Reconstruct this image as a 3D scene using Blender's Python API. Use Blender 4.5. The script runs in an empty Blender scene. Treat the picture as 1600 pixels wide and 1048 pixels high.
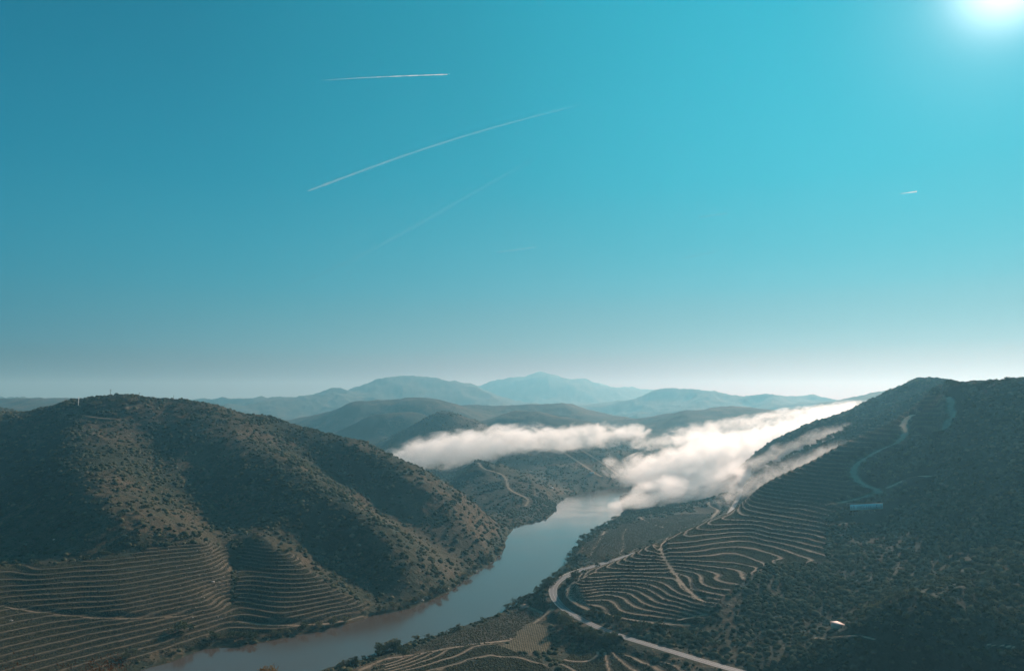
import bpy, math, random, time
import numpy as np
from mathutils import Vector, Matrix
T0 = time.time()
random.seed(7); rng = np.random.default_rng(7)
scene = bpy.context.scene
COL = scene.collection
PI = math.pi

# ------------------------------------------------------------------ camera
F = 1067.0; CX, CY = 800.0, 524.0; HOR = 635.0; CAMZ = 260.0
PITCH = math.atan((HOR - CY) / F)
cp, sp = math.cos(PITCH), math.sin(PITCH)
def ray(px, py):
    """world direction of a photo pixel, scaled to unit forward distance: (X/Y, 1, Z/Y)"""
    dx = px - CX; du = CY - py
    Y = F * cp - du * sp
    Z = F * sp + du * cp
    return dx / Y, Z / Y
def project(X, Y, Z):
    zc = Z - CAMZ
    fw = Y * cp + zc * sp
    up = -Y * sp + zc * cp
    return CX + F * X / fw, CY - F * up / fw
cam_data = bpy.data.cameras.new("camera"); cam = bpy.data.objects.new("camera", cam_data); COL.objects.link(cam)
cam_data.sensor_width = 36; cam_data.lens = 36 * F / 1600
cam_data.clip_start = 0.5; cam_data.clip_end = 120000
cam.location = (0, 0, CAMZ); cam.rotation_euler = (PI / 2 + PITCH, 0, 0)
scene.camera = cam

# ------------------------------------------------------------------ helpers
def tag(o, label=None, cat=None, group=None, kind=None):
    if label: o["label"] = label
    if cat: o["category"] = cat
    if group: o["group"] = group
    if kind: o["kind"] = kind
    return o
def mesh_obj(name, V, Fc, mat=None, parent=None, smooth=False):
    V = np.asarray(V, np.float32); Fc = np.asarray(Fc, np.int32)
    me = bpy.data.meshes.new(name)
    n, k = Fc.shape
    me.vertices.add(len(V)); me.vertices.foreach_set("co", V.ravel())
    me.loops.add(n * k); me.loops.foreach_set("vertex_index", Fc.ravel())
    me.polygons.add(n); me.polygons.foreach_set("loop_start", np.arange(0, n * k, k, dtype=np.int32))
    me.polygons.foreach_set("loop_total", np.full(n, k, np.int32))
    if smooth: me.polygons.foreach_set("use_smooth", np.ones(n, bool))
    me.update(calc_edges=True)
    if mat: me.materials.append(mat)
    o = bpy.data.objects.new(name, me); COL.objects.link(o)
    if parent: o.parent = parent
    return o
def add_color(o, name, arr):
    a = o.data.color_attributes.new(name, 'FLOAT_COLOR', 'POINT')
    d = np.ones((len(o.data.vertices), 4), np.float32); d[:, :arr.shape[1]] = arr
    a.data.foreach_set("color", d.ravel())
def empty(name, loc, rz=0.0):
    o = bpy.data.objects.new(name, None); COL.objects.link(o); o.location = loc; o.rotation_euler.z = rz
    o.empty_display_size = 1; return o

def _hash(ix, iy, seed):
    h = (ix.astype(np.int64) * 374761393 + iy.astype(np.int64) * 668265263 + seed * 974634777) & 0xffffffff
    h = ((h ^ (h >> 13)) * 1274126177) & 0xffffffff
    h = h ^ (h >> 16)
    return (h & 0xffffff) / float(0xffffff)
def vnoise(x, y, seed=0):
    ix = np.floor(x); iy = np.floor(y); fx = x - ix; fy = y - iy
    ux = fx * fx * fx * (fx * (fx * 6 - 15) + 10); uy = fy * fy * fy * (fy * (fy * 6 - 15) + 10)
    a = _hash(ix, iy, seed); b = _hash(ix + 1, iy, seed); c = _hash(ix, iy + 1, seed); d = _hash(ix + 1, iy + 1, seed)
    return (a + (b - a) * ux + (c - a) * uy + (a - b - c + d) * ux * uy) * 2 - 1
def fbm(x, y, wl, octs, seed=0, gain=0.5):
    s = 0; a = 1.0
    for i in range(octs):
        ca, sa = math.cos(0.6 * i + .3), math.sin(0.6 * i + .3)
        s = s + a * vnoise((x * ca - y * sa) / wl + 17.3 * i, (x * sa + y * ca) / wl - 9.1 * i, seed + i); a *= gain; wl /= 2.03
    return s
def ridged(x, y, wl, octs, seed=0):
    s = 0; a = 1.0
    for i in range(octs):
        ca, sa = math.cos(0.9 * i + .5), math.sin(0.9 * i + .5)
        n = 1 - 2 * np.abs(vnoise((x * ca - y * sa) / wl + 7.7 * i, (x * sa + y * ca) / wl + 3.1 * i, seed + i)); s = s + a * n; a *= 0.5; wl /= 2.1
    return s
def sstep(a, b, x):
    t = np.clip((x - a) / (b - a), 0, 1); return t * t * (3 - 2 * t)

# ------------------------------------------------------------------ terrain control points
CT, CV, CE = [], [], []
def ctl(px, py, d):
    t, z = ray(px, py); CT.append(t); CV.append(math.log(d)); CE.append(-z)
def dz(px, py, z):
    t, s = ray(px, py); return (CAMZ - z) / (-s)
def line(pts, step=28.0):
    """pts: (px, py, d); resampled so that the line is held all along"""
    for i in range(len(pts) - 1):
        a, b = pts[i], pts[i + 1]
        n = max(1, int(math.hypot(b[0] - a[0], b[1] - a[1]) / step))
        for k in range(n):
            u = k / n
            ctl(a[0] + (b[0] - a[0]) * u, a[1] + (b[1] - a[1]) * u, math.exp(math.log(a[2]) * (1 - u) + math.log(b[2]) * u))
    ctl(*pts[-1])
def zline(pts, step=28.0): line([(x, y, dz(x, y, z)) for x, y, z in pts], step)
def W(px, d, z):
    CT.append((px - CX) / F); CV.append(math.log(d)); CE.append((CAMZ - z) / d)
def zp(px, py, z): ctl(px, py, dz(px, py, z))

LB = [(-300, 1260), (-100, 1170), (60, 1108), (180, 1062), (250, 1038), (320, 1013), (375, 1008), (440, 996), (500, 986), (582, 961), (612, 957), (650, 946), (700, 926), (747, 893), (775, 876), (790, 851), (794, 836), (805, 823), (855, 811), (868, 797), (870, 787), (876, 781), (900, 772), (935, 765), (1000, 759), (1100, 752), (1250, 744), (1400, 738)]
RB = [(-150, 1330), (60, 1230), (250, 1140), (400, 1082), (480, 1055), (520, 1042), (560, 1031), (585, 1023), (630, 1008), (680, 993), (720, 978), (785, 956), (825, 935), (850, 920), (878, 897), (889, 882), (896, 862), (908, 846), (930, 829), (960, 812), (975, 799), (968, 784), (967, 775), (1000, 769), (1100, 762), (1250, 754), (1400, 748)]
zline([(x, y, 0.0) for x, y in LB], 24); zline([(x, y, 0.0) for x, y in RB], 24)

SKL = [(-420, 632, 1750), (-120, 640, 1750), (0, 646, 1650), (60, 641, 1600), (120, 628, 1560), (170, 621, 1550), (210, 622, 1560), (240, 628, 1580), (270, 626, 1590), (310, 630, 1580), (345, 634, 1580), (380, 641, 1580), (420, 650, 1570), (480, 668, 1550), (530, 682, 1540), (565, 692, 1530), (600, 706, 1515), (640, 729, 1500), (670, 745, 1490), (700, 762, 1475), (740, 788, 1450), (770, 808, 1420), (790, 830, 1392)]
line(SKL, 26)
lbx = np.array([p[0] for p in LB[:17]]); lbd = np.array([dz(p[0], p[1], 0) for p in LB[:17]])
skx = np.array([p[0] for p in SKL]); sky_ = np.array([p[1] for p in SKL]); skd = np.array([p[2] for p in SKL])
def LH(px, py, k=1.0):
    """distance on the face of the left hill: straight slope from its foot to its crest, times k"""
    df = np.interp(px, lbx, lbd); dc = np.interp(px, skx, skd); yc = np.interp(px, skx, sky_)
    zc = CAMZ + ray(px, yc)[1] * dc
    s = zc / (dc - df); e = -ray(px, py)[1]
    return float((CAMZ + s * df) / (s + e)) * k
def lhline(pts, step=30): line([(x, y, LH(x, y, 1 + (k - 1) * .85)) for x, y, k in pts], step)
# spurs nearer (k<1), gullies farther (k>1)
lhline([(-200, 780, 1.0), (-160, 900, 1.0), (-120, 1000, 1.0)], 60)
lhline([(0, 700, 1.02), (20, 760, 1.05), (30, 830, 1.03), (20, 900, 1.0), (0, 980, .99)])
lhline([(-100, 880, .985), (-100, 980, .985)])
lhline([(90, 690, .985), (125, 740, .965), (160, 790, .955), (190, 830, .975)])
lhline([(200, 860, .992), (320, 852, .995), (335, 900, .997), (330, 950, .998)])
lhline([(60, 900, .99), (180, 930, .99), (280, 940, .99)], 60)
lhline([(232, 672, 1.03), (262, 720, 1.05), (300, 775, 1.07), (345, 830, 1.06), (366, 885, 1.05), (358, 940, 1.03), (345, 980, 1.015)])
lhline([(300, 656, .985), (395, 690, .965), (450, 725, .95), (510, 775, .945), (560, 815, .945), (610, 860, .95), (640, 905, .975)])
lhline([(415, 848, .995), (455, 868, .985), (500, 902, .982), (540, 935, .986), (575, 958, .995)])
lhline([(380, 900, 1.02), (420, 930, 1.0), (440, 970, .99)])
lhline([(510, 850, 1.02), (550, 890, 1.022), (588, 930, 1.015), (602, 948, 1.005)])
lhline([(395, 658, 1.0), (470, 698, 1.03), (560, 752, 1.045), (640, 815, 1.05), (700, 862, 1.04), (730, 885, 1.02)])
lhline([(500, 684, .995), (560, 718, .985), (640, 765, .975), (700, 805, .97), (745, 845, .98)])
# behind the left hill
for p in [(-100, 2000, 180), (100, 1900, 215), (250, 1900, 190), (400, 1900, 160), (500, 1850, 110), (600, 1780, 60), (680, 1680, 15), (730, 1600, 2), (560, 2150, 40), (640, 1950, 10), (450, 2300, 80), (300, 2500, 90), (100, 2600, 110), (-200, 2600, 120)]: W(*p)
# promontory beyond
line([(620, 762, 2180), (672, 736, 2150), (705, 723, 2120), (745, 716, 2090), (770, 728, 2010), (787, 741, 1960), (794, 757, 1880), (825, 777, 1800), (845, 795, 1740)], 20)
line([(820, 745, 2080), (860, 765, 1950)]); W(790, 2350, 40); W(700, 2500, 50)
# far valley side
for p in [(920, 740, 2300), (900, 716, 2600), (850, 694, 2850), (930, 700, 2800), (1000, 705, 2800), (985, 745, 2330), (1060, 735, 2500), (1060, 700, 2900), (770, 690, 2800)]: ctl(*p)
# mid hills
line([(485, 657, 4500), (515, 647, 4500), (550, 635, 4500), (600, 630, 4500), (655, 624, 4500), (690, 630, 4500)])
line([(500, 690, 3900), (535, 671, 3800), (575, 651, 3800), (625, 641, 3800), (660, 645, 3800)])
line([(570, 702, 3250), (597, 687, 3200), (650, 660, 3200), (688, 639, 3200), (725, 650, 3150), (755, 664, 3100), (790, 684, 2950)])
line([(710, 627, 5000), (745, 625, 5000), (790, 629, 5000), (825, 627, 5000), (850, 631, 5000), (900, 637, 5000), (937, 645, 4900), (965, 655, 4700)])
line([(770, 650, 4000), (812, 640, 4000), (850, 645, 4000), (900, 655, 3800), (940, 668, 3600)])
line([(1000, 662, 4400), (1050, 648, 4400), (1075, 640, 4400), (1105, 648, 4300), (1150, 664, 4000)])
for p in [(520, 2900, 60), (620, 2800, 50), (700, 2750, 60), (560, 3500, 80), (640, 3500, 90), (600, 4150, 110), (680, 4100, 110), (760, 3550, 80), (850, 3400, 80), (940, 3200, 60), (1060, 3500, 50), (820, 4500, 140), (1000, 3900, 90), (1150, 3200, 50), (1250, 3500, 80), (480, 6000, 120), (600, 6000, 120), (750, 6500, 120), (900, 6500, 100), (1050, 6000, 100), (1200, 5500, 100), (350, 4500, 120), (200, 4000, 140), (0, 3600, 160), (-200, 4500, 150), (1350, 3500, 130), (1500, 3000, 180), (1700, 3000, 200)]: W(*p)
# mountains
line([(330, 629, 10500), (430, 629, 10500), (460, 627, 10500), (500, 624, 10500), (525, 618, 10500), (540, 612, 10500), (556, 606, 10500), (570, 603, 10500), (585, 599, 10500), (597, 597, 10500), (606, 599.5, 10500), (625, 595, 10500), (637, 599, 10500), (646, 600, 10500), (658, 595.5, 10500), (676, 600, 10500), (690, 598, 10500), (700, 593, 10500), (710, 590.5, 10500), (720, 594, 10500), (737, 597, 10500), (752, 606, 10500), (780, 620, 10200)], 22)
line([(748, 598, 13500), (760, 594, 13500), (773, 590, 13500), (788, 585.5, 13500), (800, 587.5, 13500), (822, 588.5, 13500), (838, 585, 13500), (848, 584, 13500), (858, 588, 13500), (875, 592, 13500), (893, 597.5, 13500), (905, 595.5, 13500), (930, 605, 13200), (975, 618, 13000)], 22)
line([(915, 598, 16500), (960, 599, 16500), (985, 603, 16500), (1030, 616, 16500), (1100, 625, 16500)], 22)
line([(1000, 624, 9500), (1035, 617, 9500), (1060, 616, 9500), (1100, 620, 9500), (1130, 620, 9500), (1160, 626, 9500), (1180, 624, 9500), (1210, 621, 9500), (1240, 624, 9500), (1255, 626, 9500), (1272, 624, 9500), (1300, 631, 9500), (1340, 634, 9500)], 22)
line([(-150, 626, 13000), (0, 624, 13000), (60, 628, 13000), (130, 632, 13000)]); line([(-60, 634, 5200), (0, 631, 5200), (45, 627, 5200), (95, 632, 5200)])
line([(-40, 640, 2600), (10, 637, 2600), (40, 645, 2500)])
line([(1290, 636, 5500), (1315, 631, 5500), (1350, 621, 5500), (1375, 617, 5500), (1410, 616, 5500), (1500, 615, 5500)])
for px in range(-400, 2100, 200): ctl(px, 633, 24000)
for p in [(600, 12000, 80), (750, 11800, 80), (850, 14800, 120), (1000, 12000, 120), (400, 12500, 150), (1200, 12000, 150), (700, 18000, 180), (1000, 19000, 180), (1400, 12000, 150), (1500, 9000, 200), (1800, 8000, 250), (-300, 9000, 150), (860, 9000, 110), (980, 8200, 110)]: W(*p)
# right hill: parallel spurs a, a2, b, c and the long shaded face
line([(1525, 603, 1800), (1480, 597, 1780), (1437, 595, 1760), (1400, 612, 1765), (1360, 632, 1780), (1325, 652, 1800), (1270, 667, 1830), (1240, 681, 1850), (1190, 712, 1900), (1150, 742, 1930)], 24)
for p in [(1450, 2500, 215), (1550, 2500, 205), (1700, 2500, 205), (1900, 2500, 200), (1420, 2850, 130), (1330, 2900, 110), (1600, 1850, 285), (1800, 1900, 280), (1500, 4200, 200), (1800, 4500, 220)]: W(*p)
line([(1365, 629, 2500), (1340, 636, 2500), (1290, 652, 2500), (1230, 672, 2520), (1180, 695, 2550)])
line([(1445, 612, 1520), (1390, 637, 1535), (1337, 665, 1560), (1300, 685, 1590), (1250, 710, 1630), (1200, 735, 1680), (1160, 756, 1710), (1120, 776, 1740)], 24)
line([(1458, 612, 1240), (1450, 630, 1222), (1400, 660, 1218), (1350, 682, 1216), (1310, 700, 1215), (1270, 722, 1217), (1240, 735, 1219), (1200, 754, 1218), (1178, 770, 1210), (1160, 788, 1195)], 22)
line([(1320, 722, 1165), (1297, 739, 1158), (1249, 758, 1150), (1207, 778, 1145), (1165, 800, 1125), (1110, 815, 1105), (1060, 835, 1055), (1000, 860, 985), (950, 885, 925), (905, 905, 884), (890, 925, 855)], 22)
for p in [(1150, 1480, 45), (1200, 1420, 75), (1260, 1420, 105), (1320, 1430, 150), (1400, 1460, 200), (1460, 1500, 262), (1400, 1340, 195), (1300, 1340, 130), (1460, 1340, 250), (1530, 1300, 275), (1620, 1250, 275), (1200, 1800, 70), (1260, 1740, 110), (1320, 1690, 150), (1400, 1660, 215), (1300, 2150, 110), (1400, 2150, 190), (1500, 2200, 260), (1600, 1500, 280), (1700, 1500, 285), (1900, 1500, 290), (1600, 2200, 250), (1230, 2900, 60)]: W(*p)
line([(1492, 604, 1160), (1540, 602, 1110), (1600, 597, 1060), (1700, 590, 1000), (1900, 580, 900), (2150, 570, 800)])
for p in [(1500, 650, 1065), (1600, 650, 965), (1700, 660, 890), (1450, 680, 1110), (1420, 745, 1035), (1370, 767, 1048), (1312, 786, 1050), (1260, 800, 1065), (1500, 740, 930), (1600, 740, 830), (1800, 760, 700), (2000, 760, 620)]: ctl(*p)
for p in [(1160, 850, 65), (1200, 830, 78), (1240, 850, 71), (1240, 900, 60), (1240, 950, 48), (1240, 1000, 39), (1240, 1045, 32), (1309, 976, 50), (1330, 1048, 42), (1400, 1048, 50), (1500, 1048, 60), (1600, 1048, 72), (1600, 900, 108), (1600, 1000, 80), (1500, 900, 90), (1400, 900, 76), (1300, 900, 63), (1500, 820, 122), (1400, 820, 99), (1320, 840, 84), (1700, 1000, 105), (1900, 1000, 150)]: zp(*p)
for p in [(940, 925, 36), (960, 948, 32), (1000, 957, 33), (1040, 970, 31), (1019, 926, 41), (1100, 953, 41), (1047, 892, 50), (1095, 922, 50), (1112, 882, 56), (1147, 897, 56), (1175, 837, 71), (1165, 935, 50), (1170, 980, 38), (1120, 985, 33), (1080, 985, 29)]: zp(*p)
ROAD = [(1900, 1230), (1600, 1150), (1400, 1108), (1250, 1072), (1150, 1047), (1085, 1028), (1040, 1014), (985, 998), (940, 982), (905, 966), (880, 950), (866, 934), (863, 920), (872, 907), (890, 897), (915, 888), (945, 879)]
zline([(x, y, 24.0) for x, y in ROAD[2:]], 24)
for p in [(700, 1000, 11), (620, 1030, 7), (800, 1000, 14), (840, 960, 12), (780, 975, 9), (860, 1040, 16), (1000, 1045, 17), (600, 1060, 14), (700, 1048, 16), (930, 1010, 13), (1100, 1065, 20)]: zp(*p)
for p in [(930, 850, 12), (1000, 840, 14), (1070, 828, 20), (1000, 805, 7), (1060, 800, 16), (1110, 792, 24), (1148, 790, 30), (1158, 772, 32), (940, 872, 19), (900, 872, 8), (1030, 780, 8)]: zp(*p)
for p in [(1000, 1110, 22), (1100, 1280, 30), (950, 1000, 24), (1150, 1330, 45)]: W(*p)
for px in (-400, 0, 300, 600, 900, 1200, 1500, 1900, 2300):
    k = 1.0 if px < 1200 else 1.15
    W(px, 430, 34 * k * (1 + max(0, px - 1000) / 900)); W(px, 300, 92); W(px, 150, 172); W(px, 60, 226); W(px, 20, 246); W(px, 5, 254)

CT = np.array(CT); CV = np.array(CV); CE = np.array(CE)
VS = 1.0
def kern(r2): return 0.5 * r2 * np.log(np.maximum(r2, 1e-12))
n = len(CT)
A = np.zeros((n + 3, n + 3))
r2 = (CT[:, None] - CT[None]) ** 2 + ((CV[:, None] - CV[None]) * VS) ** 2
A[:n, :n] = kern(r2) + np.eye(n) * 5e-6
P = np.stack([np.ones(n), CT, CV], 1); A[:n, n:] = P; A[n:, :n] = P.T
sol = np.linalg.solve(A, np.concatenate([CE, np.zeros(3)]))
# evaluate on a coarse grid of (t, ln Y)
GT = np.arange(-1.5, 1.5001, 0.006); GV = np.arange(math.log(2.5), math.log(30000), 0.008)
E = np.zeros((len(GV), len(GT)))
for i, v in enumerate(GV):
    rr = (GT[:, None] - CT[None]) ** 2 + ((v - CV[None]) * VS) ** 2
    E[i] = kern(rr) @ sol[:n] + sol[n] + sol[n + 1] * GT + sol[n + 2] * v
SKT = [(-600, 630), (-120, 638), (0, 644), (60, 639), (120, 627), (170, 620), (210, 621), (240, 627), (270, 625), (310, 629), (345, 633), (380, 640), (420, 649), (480, 667), (530, 681), (565, 691), (600, 705), (640, 728), (670, 744), (700, 761), (730, 735), (745, 716), (775, 733), (800, 700), (850, 690), (1000, 690), (1150, 690), (1200, 690), (1240, 676), (1270, 664), (1325, 649), (1360, 630), (1400, 610), (1437, 594), (1480, 596), (1500, 603), (1540, 601), (1600, 596), (1700, 589), (1900, 575), (2300, 560)]
_sx = np.array([ray(x, y)[0] for x, y in SKT]); _sy = np.array([-ray(x, y)[1] for x, y in SKT])
ES = np.interp(GT, _sx, _sy)[None, :] + np.zeros_like(E)
_nr = (1 - sstep(2000, 2900, np.exp(GV)))[:, None] * sstep(500, 700, np.exp(GV))[:, None]
_lim = ES - .0015
E = np.where(_nr > 0, np.where(E < _lim, _lim + (E - _lim) * (1 - _nr * .93), E), E)
def bil(G, t, v):
    x = np.clip((t - GT[0]) / 0.006, 0, len(GT) - 1.001); y = np.clip((v - GV[0]) / 0.008, 0, len(GV) - 1.001)
    i = x.astype(int); j = y.astype(int); a = x - i; b = y - j
    return (G[j, i] * (1 - a) + G[j, i + 1] * a) * (1 - b) + (G[j + 1, i] * (1 - a) + G[j + 1, i + 1] * a) * b

# river outline in the plane
def ground(px, py, z=0.0):
    t, s = ray(px, py); d = (CAMZ - z) / (-s); return (t * d, d)
RIVER = np.array([ground(*p) for p in LB] + [(3000, 2850), (3000, 2650)] + [ground(*p) for p in RB[::-1]])
def seg_dist(x, y, P, closed=False):
    """distance to a polyline, and the parameter along it"""
    D = np.full(x.shape, 1e9); S = np.zeros(x.shape)
    m = len(P) if closed else len(P) - 1
    for i in range(m):
        ax, ay = P[i][:2]; bx, by = P[(i + 1) % len(P)][:2]
        dx, dy = bx - ax, by - ay; L = dx * dx + dy * dy + 1e-9
        u = np.clip(((x - ax) * dx + (y - ay) * dy) / L, 0, 1)
        d = np.hypot(x - ax - u * dx, y - ay - u * dy)
        k = d < D; D = np.where(k, d, D); S = np.where(k, i + u, S)
    return D, S
def inside(x, y, P):
    c = np.zeros(x.shape, bool); j = len(P) - 1
    for i in range(len(P)):
        xi, yi = P[i][:2]; xj, yj = P[j][:2]
        k = ((yi > y) != (yj > y)) & (x < (xj - xi) * (y - yi) / (yj - yi + 1e-12) + xi)
        c ^= k; j = i
    return c
def smooth_poly(P, n=4):
    P = np.array(P, float)
    for _ in range(n):
        Q = np.empty((2 * len(P) - 2 + 2, P.shape[1])); Q[0] = P[0]; Q[-1] = P[-1]
        Q[1:-1:2] = .75 * P[:-1] + .25 * P[1:]; Q[2:-1:2] = .25 * P[:-1] + .75 * P[1:]
        P = Q
    return P

# signed distance to the river on its own grid of (t, v)
gt2, gv2 = np.meshgrid(GT, GV); gx2 = gt2 * np.exp(gv2); gy2 = np.exp(gv2)
sel = (gy2 > 300) & (gy2 < 4000)
SD = np.full(gt2.shape, 1000.0)
d_, _ = seg_dist(gx2[sel], gy2[sel], RIVER, True)
SD[sel] = np.where(inside(gx2[sel], gy2[sel], RIVER), -d_, d_)
SD = np.minimum(SD, 1000)

# ------------------------------------------------------------------ areas, outlined in the photograph's view of the ground
A_RIGHT = [(885, 935), (890, 905), (950, 875), (1000, 850), (1060, 826), (1110, 806), (1150, 775), (1180, 745), (1240, 722), (1320, 690), (1400, 652), (1450, 620), (1480, 618), (1490, 650), (1462, 678), (1418, 684), (1415, 700), (1345, 725), (1340, 745), (1372, 762), (1440, 740), (1420, 752), (1380, 775), (1320, 792), (1290, 812), (1290, 880), (1200, 880), (1165, 905), (1100, 958), (1040, 975), (960, 968)]
A_HOL = [(1345, 725), (1400, 712), (1440, 742), (1376, 766), (1340, 745)]
A_LEFT = [(-300, 880), (0, 885), (120, 880), (200, 868), (300, 845), (356, 842), (360, 960), (335, 990), (300, 1010), (240, 1020), (160, 1048), (100, 1100), (-300, 1250)]
A_LEFT2 = [(372, 862), (400, 850), (455, 865), (520, 915), (582, 955), (560, 975), (440, 990), (336, 1003), (342, 965), (365, 940)]
A_FORE = [(585, 1042), (650, 1022), (760, 1003), (840, 1030), (880, 1060), (860, 1100), (560, 1100)]
A_FORE2 = [(900, 1015), (960, 1020), (1060, 1040), (1100, 1075), (900, 1100), (870, 1040)]
A_ROWS = [(806, 985), (820, 975), (845, 974), (858, 985), (862, 1000), (852, 1020), (800, 1018), (775, 1012), (800, 1000)]
A_FIELD = [(620, 1022), (680, 998), (740, 978), (800, 958), (818, 947), (850, 962), (815, 985), (795, 998), (700, 1010)]
A_FIELD2 = [(905, 868), (915, 850), (960, 822), (1000, 812), (1050, 806), (1100, 790), (1120, 800), (1090, 822), (1040, 842), (960, 876), (930, 880)]
A_BURN = [(0, 0)]

_X = gt2 * gy2; _px, _py = project(_X, gy2, CAMZ - E * gy2)
CALM = ((inside(_px, _py, A_RIGHT) & (gy2 > 650) & (gy2 < 1400)) | ((inside(_px, _py, A_LEFT) | inside(_px, _py, A_LEFT2)) & (gy2 > 540) & (gy2 < 1100)) | ((inside(_px, _py, A_FIELD) | inside(_px, _py, A_FIELD2)) & (gy2 > 600) & (gy2 < 1800))).astype(float)
for _ in range(6):
    CALM[1:-1, 1:-1] = (CALM[1:-1, 1:-1] * 2 + CALM[:-2, 1:-1] + CALM[2:, 1:-1] + CALM[1:-1, :-2] + CALM[1:-1, 2:]) / 6
def relief(x, y, z, sd):
    """weathering that the control points leave out"""
    far = sstep(3000, 8000, y)
    amp = np.clip((z - 8) / 60, 0, 1) * sstep(20, 120, sd)
    nearamp = amp * (1 - far)
    flat = sstep(30, 60, z)
    h = nearamp * (ridged(x, y, 230, 5, 3) - .5) * 5.5 + nearamp * flat * fbm(x, y, 60, 3, 11) * 1.6
    h = h + far * ((ridged(x, y, 1800, 6, 21) - .6) * 75 + (ridged(x, y, 800, 5, 24) - .6) * 30) + sstep(2500, 4000, y) * (1 - far) * (ridged(x, y, 700, 5, 31) - .6) * 17
    return h
def base_height(x, y):
    t = x / y; v = np.log(y)
    e = bil(E, t, v); z = CAMZ - e * y
    sd = bil(SD, t, v) + (fbm(x, y, 35, 3, 77) * 3.0)
    z = z + relief(x, y, z, sd) * sstep(400, 600, y) * (1 - .85 * bil(CALM, t, v))
    near = sstep(330, 450, y)
    out = np.maximum(z, 0.5 + np.clip(sd * .12, 0, 3)); out = np.minimum(out, np.where(sd < 60, 0.2 + sd * 0.75, out))
    out = np.where(sd < 0, np.maximum(-6, sd * 0.6) , out)
    return np.where(near > 0, out * near + np.maximum(z, 1) * (1 - near), np.maximum(z, 1)), sd

# road: a smooth ribbon on a levelled bed
def hit(px, py, dmin=350, dmax=26000):
    t, s = ray(px, py)
    d = np.exp(np.arange(math.log(dmin), math.log(dmax), 0.0012)); z, _ = base_height(t * d, d)
    k = np.argmax(z > CAMZ + s * d)
    return t * d[k], d[k], float(z[k])
ROADW = np.array([(*ground(x, y, 24.0), 24.0) for x, y in ROAD])
R2 = [(1120, 818), (1136, 806), (1143, 797), (1150, 784), (1158, 771), (1168, 760)]
ROADW = np.concatenate([ROADW, [(*ground(x, y, z), z) for x, y, z in [(975, 870, 24.5), (1010, 858, 25.5), (1060, 842, 27.5)]], [(*ground(x, y, z), z) for (x, y), z in zip(R2, (29, 30, 30.5, 31, 32, 33))]])
ROADS = smooth_poly(ROADW, 4)
# drop near-duplicates and even the spacing
def resample(P, step):
    s = np.concatenate([[0], np.cumsum(np.hypot(np.diff(P[:, 0]), np.diff(P[:, 1])))]); q = np.arange(0, s[-1], step)
    return np.stack([np.interp(q, s, P[:, k]) for k in range(P.shape[1])], 1)
ROADS = resample(ROADS, 6.0)
RW = 4.7

# ------------------------------------------------------------------ tracks (dirt roads) laid on the ground
def track(pts, w): 
    P = np.array([hit(*p) for p in pts]); return (smooth_poly(P, 3), w)
TR = [
    track([(1000, 935), (1090, 935)][:0] or [(1098, 940), (1080, 928), (1060, 905), (1045, 885), (1035, 868), (1030, 852), (1042, 842)], 3.6),
    track([(1310, 787), (1330, 782), (1350, 777), (1365, 771), (1376, 767)], 8.5),
    track([(1450, 744), (1430, 743), (1415, 748), (1395, 760), (1380, 767), (1355, 761), (1340, 752), (1333, 742), (1334, 730), (1345, 720), (1362, 711), (1380, 700), (1400, 694), (1410, 686), (1416, 676), (1410, 665), (1415, 655), (1430, 645)], 8.5),
    track([(1480, 620), (1488, 626), (1484, 640), (1492, 648), (1480, 658), (1478, 668), (1468, 677), (1450, 679), (1430, 681)], 8.0),
    track([(1060, 969), (1110, 958)], 2.0),
    track([(888, 930), (900, 945), (940, 958), (980, 966), (1020, 974), (1080, 976)], 2.2),
    track([(888, 930), (888, 915), (905, 905), (930, 893)], 2.2),
    track([(747, 722), (755, 733), (785, 740), (793, 752), (793, 763), (810, 772), (828, 780), (820, 792)], 5.0),
    track([(0, 946), (40, 954), (70, 958), (130, 965), (210, 968), (300, 961)], 2.2),
    track([(372, 971), (400, 976), (450, 978), (520, 974), (570, 962)], 2.8),
    track([(560, 1048), (585, 1036), (605, 1028), (650, 1022), (700, 1012), (760, 1003), (800, 1000), (815, 985), (850, 963), (868, 945), (862, 955)], 3.2),
    track([(820, 946), (840, 953), (850, 960)], 3.0),
    track([(920, 870), (935, 845), (945, 830)], 3.0), track([(970, 868), (975, 850), (972, 835), (980, 825)], 3.0),
    track([(1110, 810), (1122, 798), (1120, 795), (1106, 789), (1108, 783)], 4.0),
    track([(1000, 808), (1010, 815), (1040, 825)], 3.0), track([(1030, 803), (1050, 807), (1090, 812)], 3.0), track([(1020, 811), (1048, 816)], 3.0),
    track([(1275, 999), (1310, 993), (1350, 992), (1372, 1000)], 2.2),
    track([(1545, 1008), (1590, 1008)], 1.6),
    track([(870, 700), (905, 722), (925, 736), (940, 745)], 6.0), track([(910, 704), (940, 722), (965, 742)], 5.0),
    track([(198, 640), (200, 632), (196, 628)], 4.0), track([(130, 648), (150, 653), (180, 655)], 6.0),
]

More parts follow.
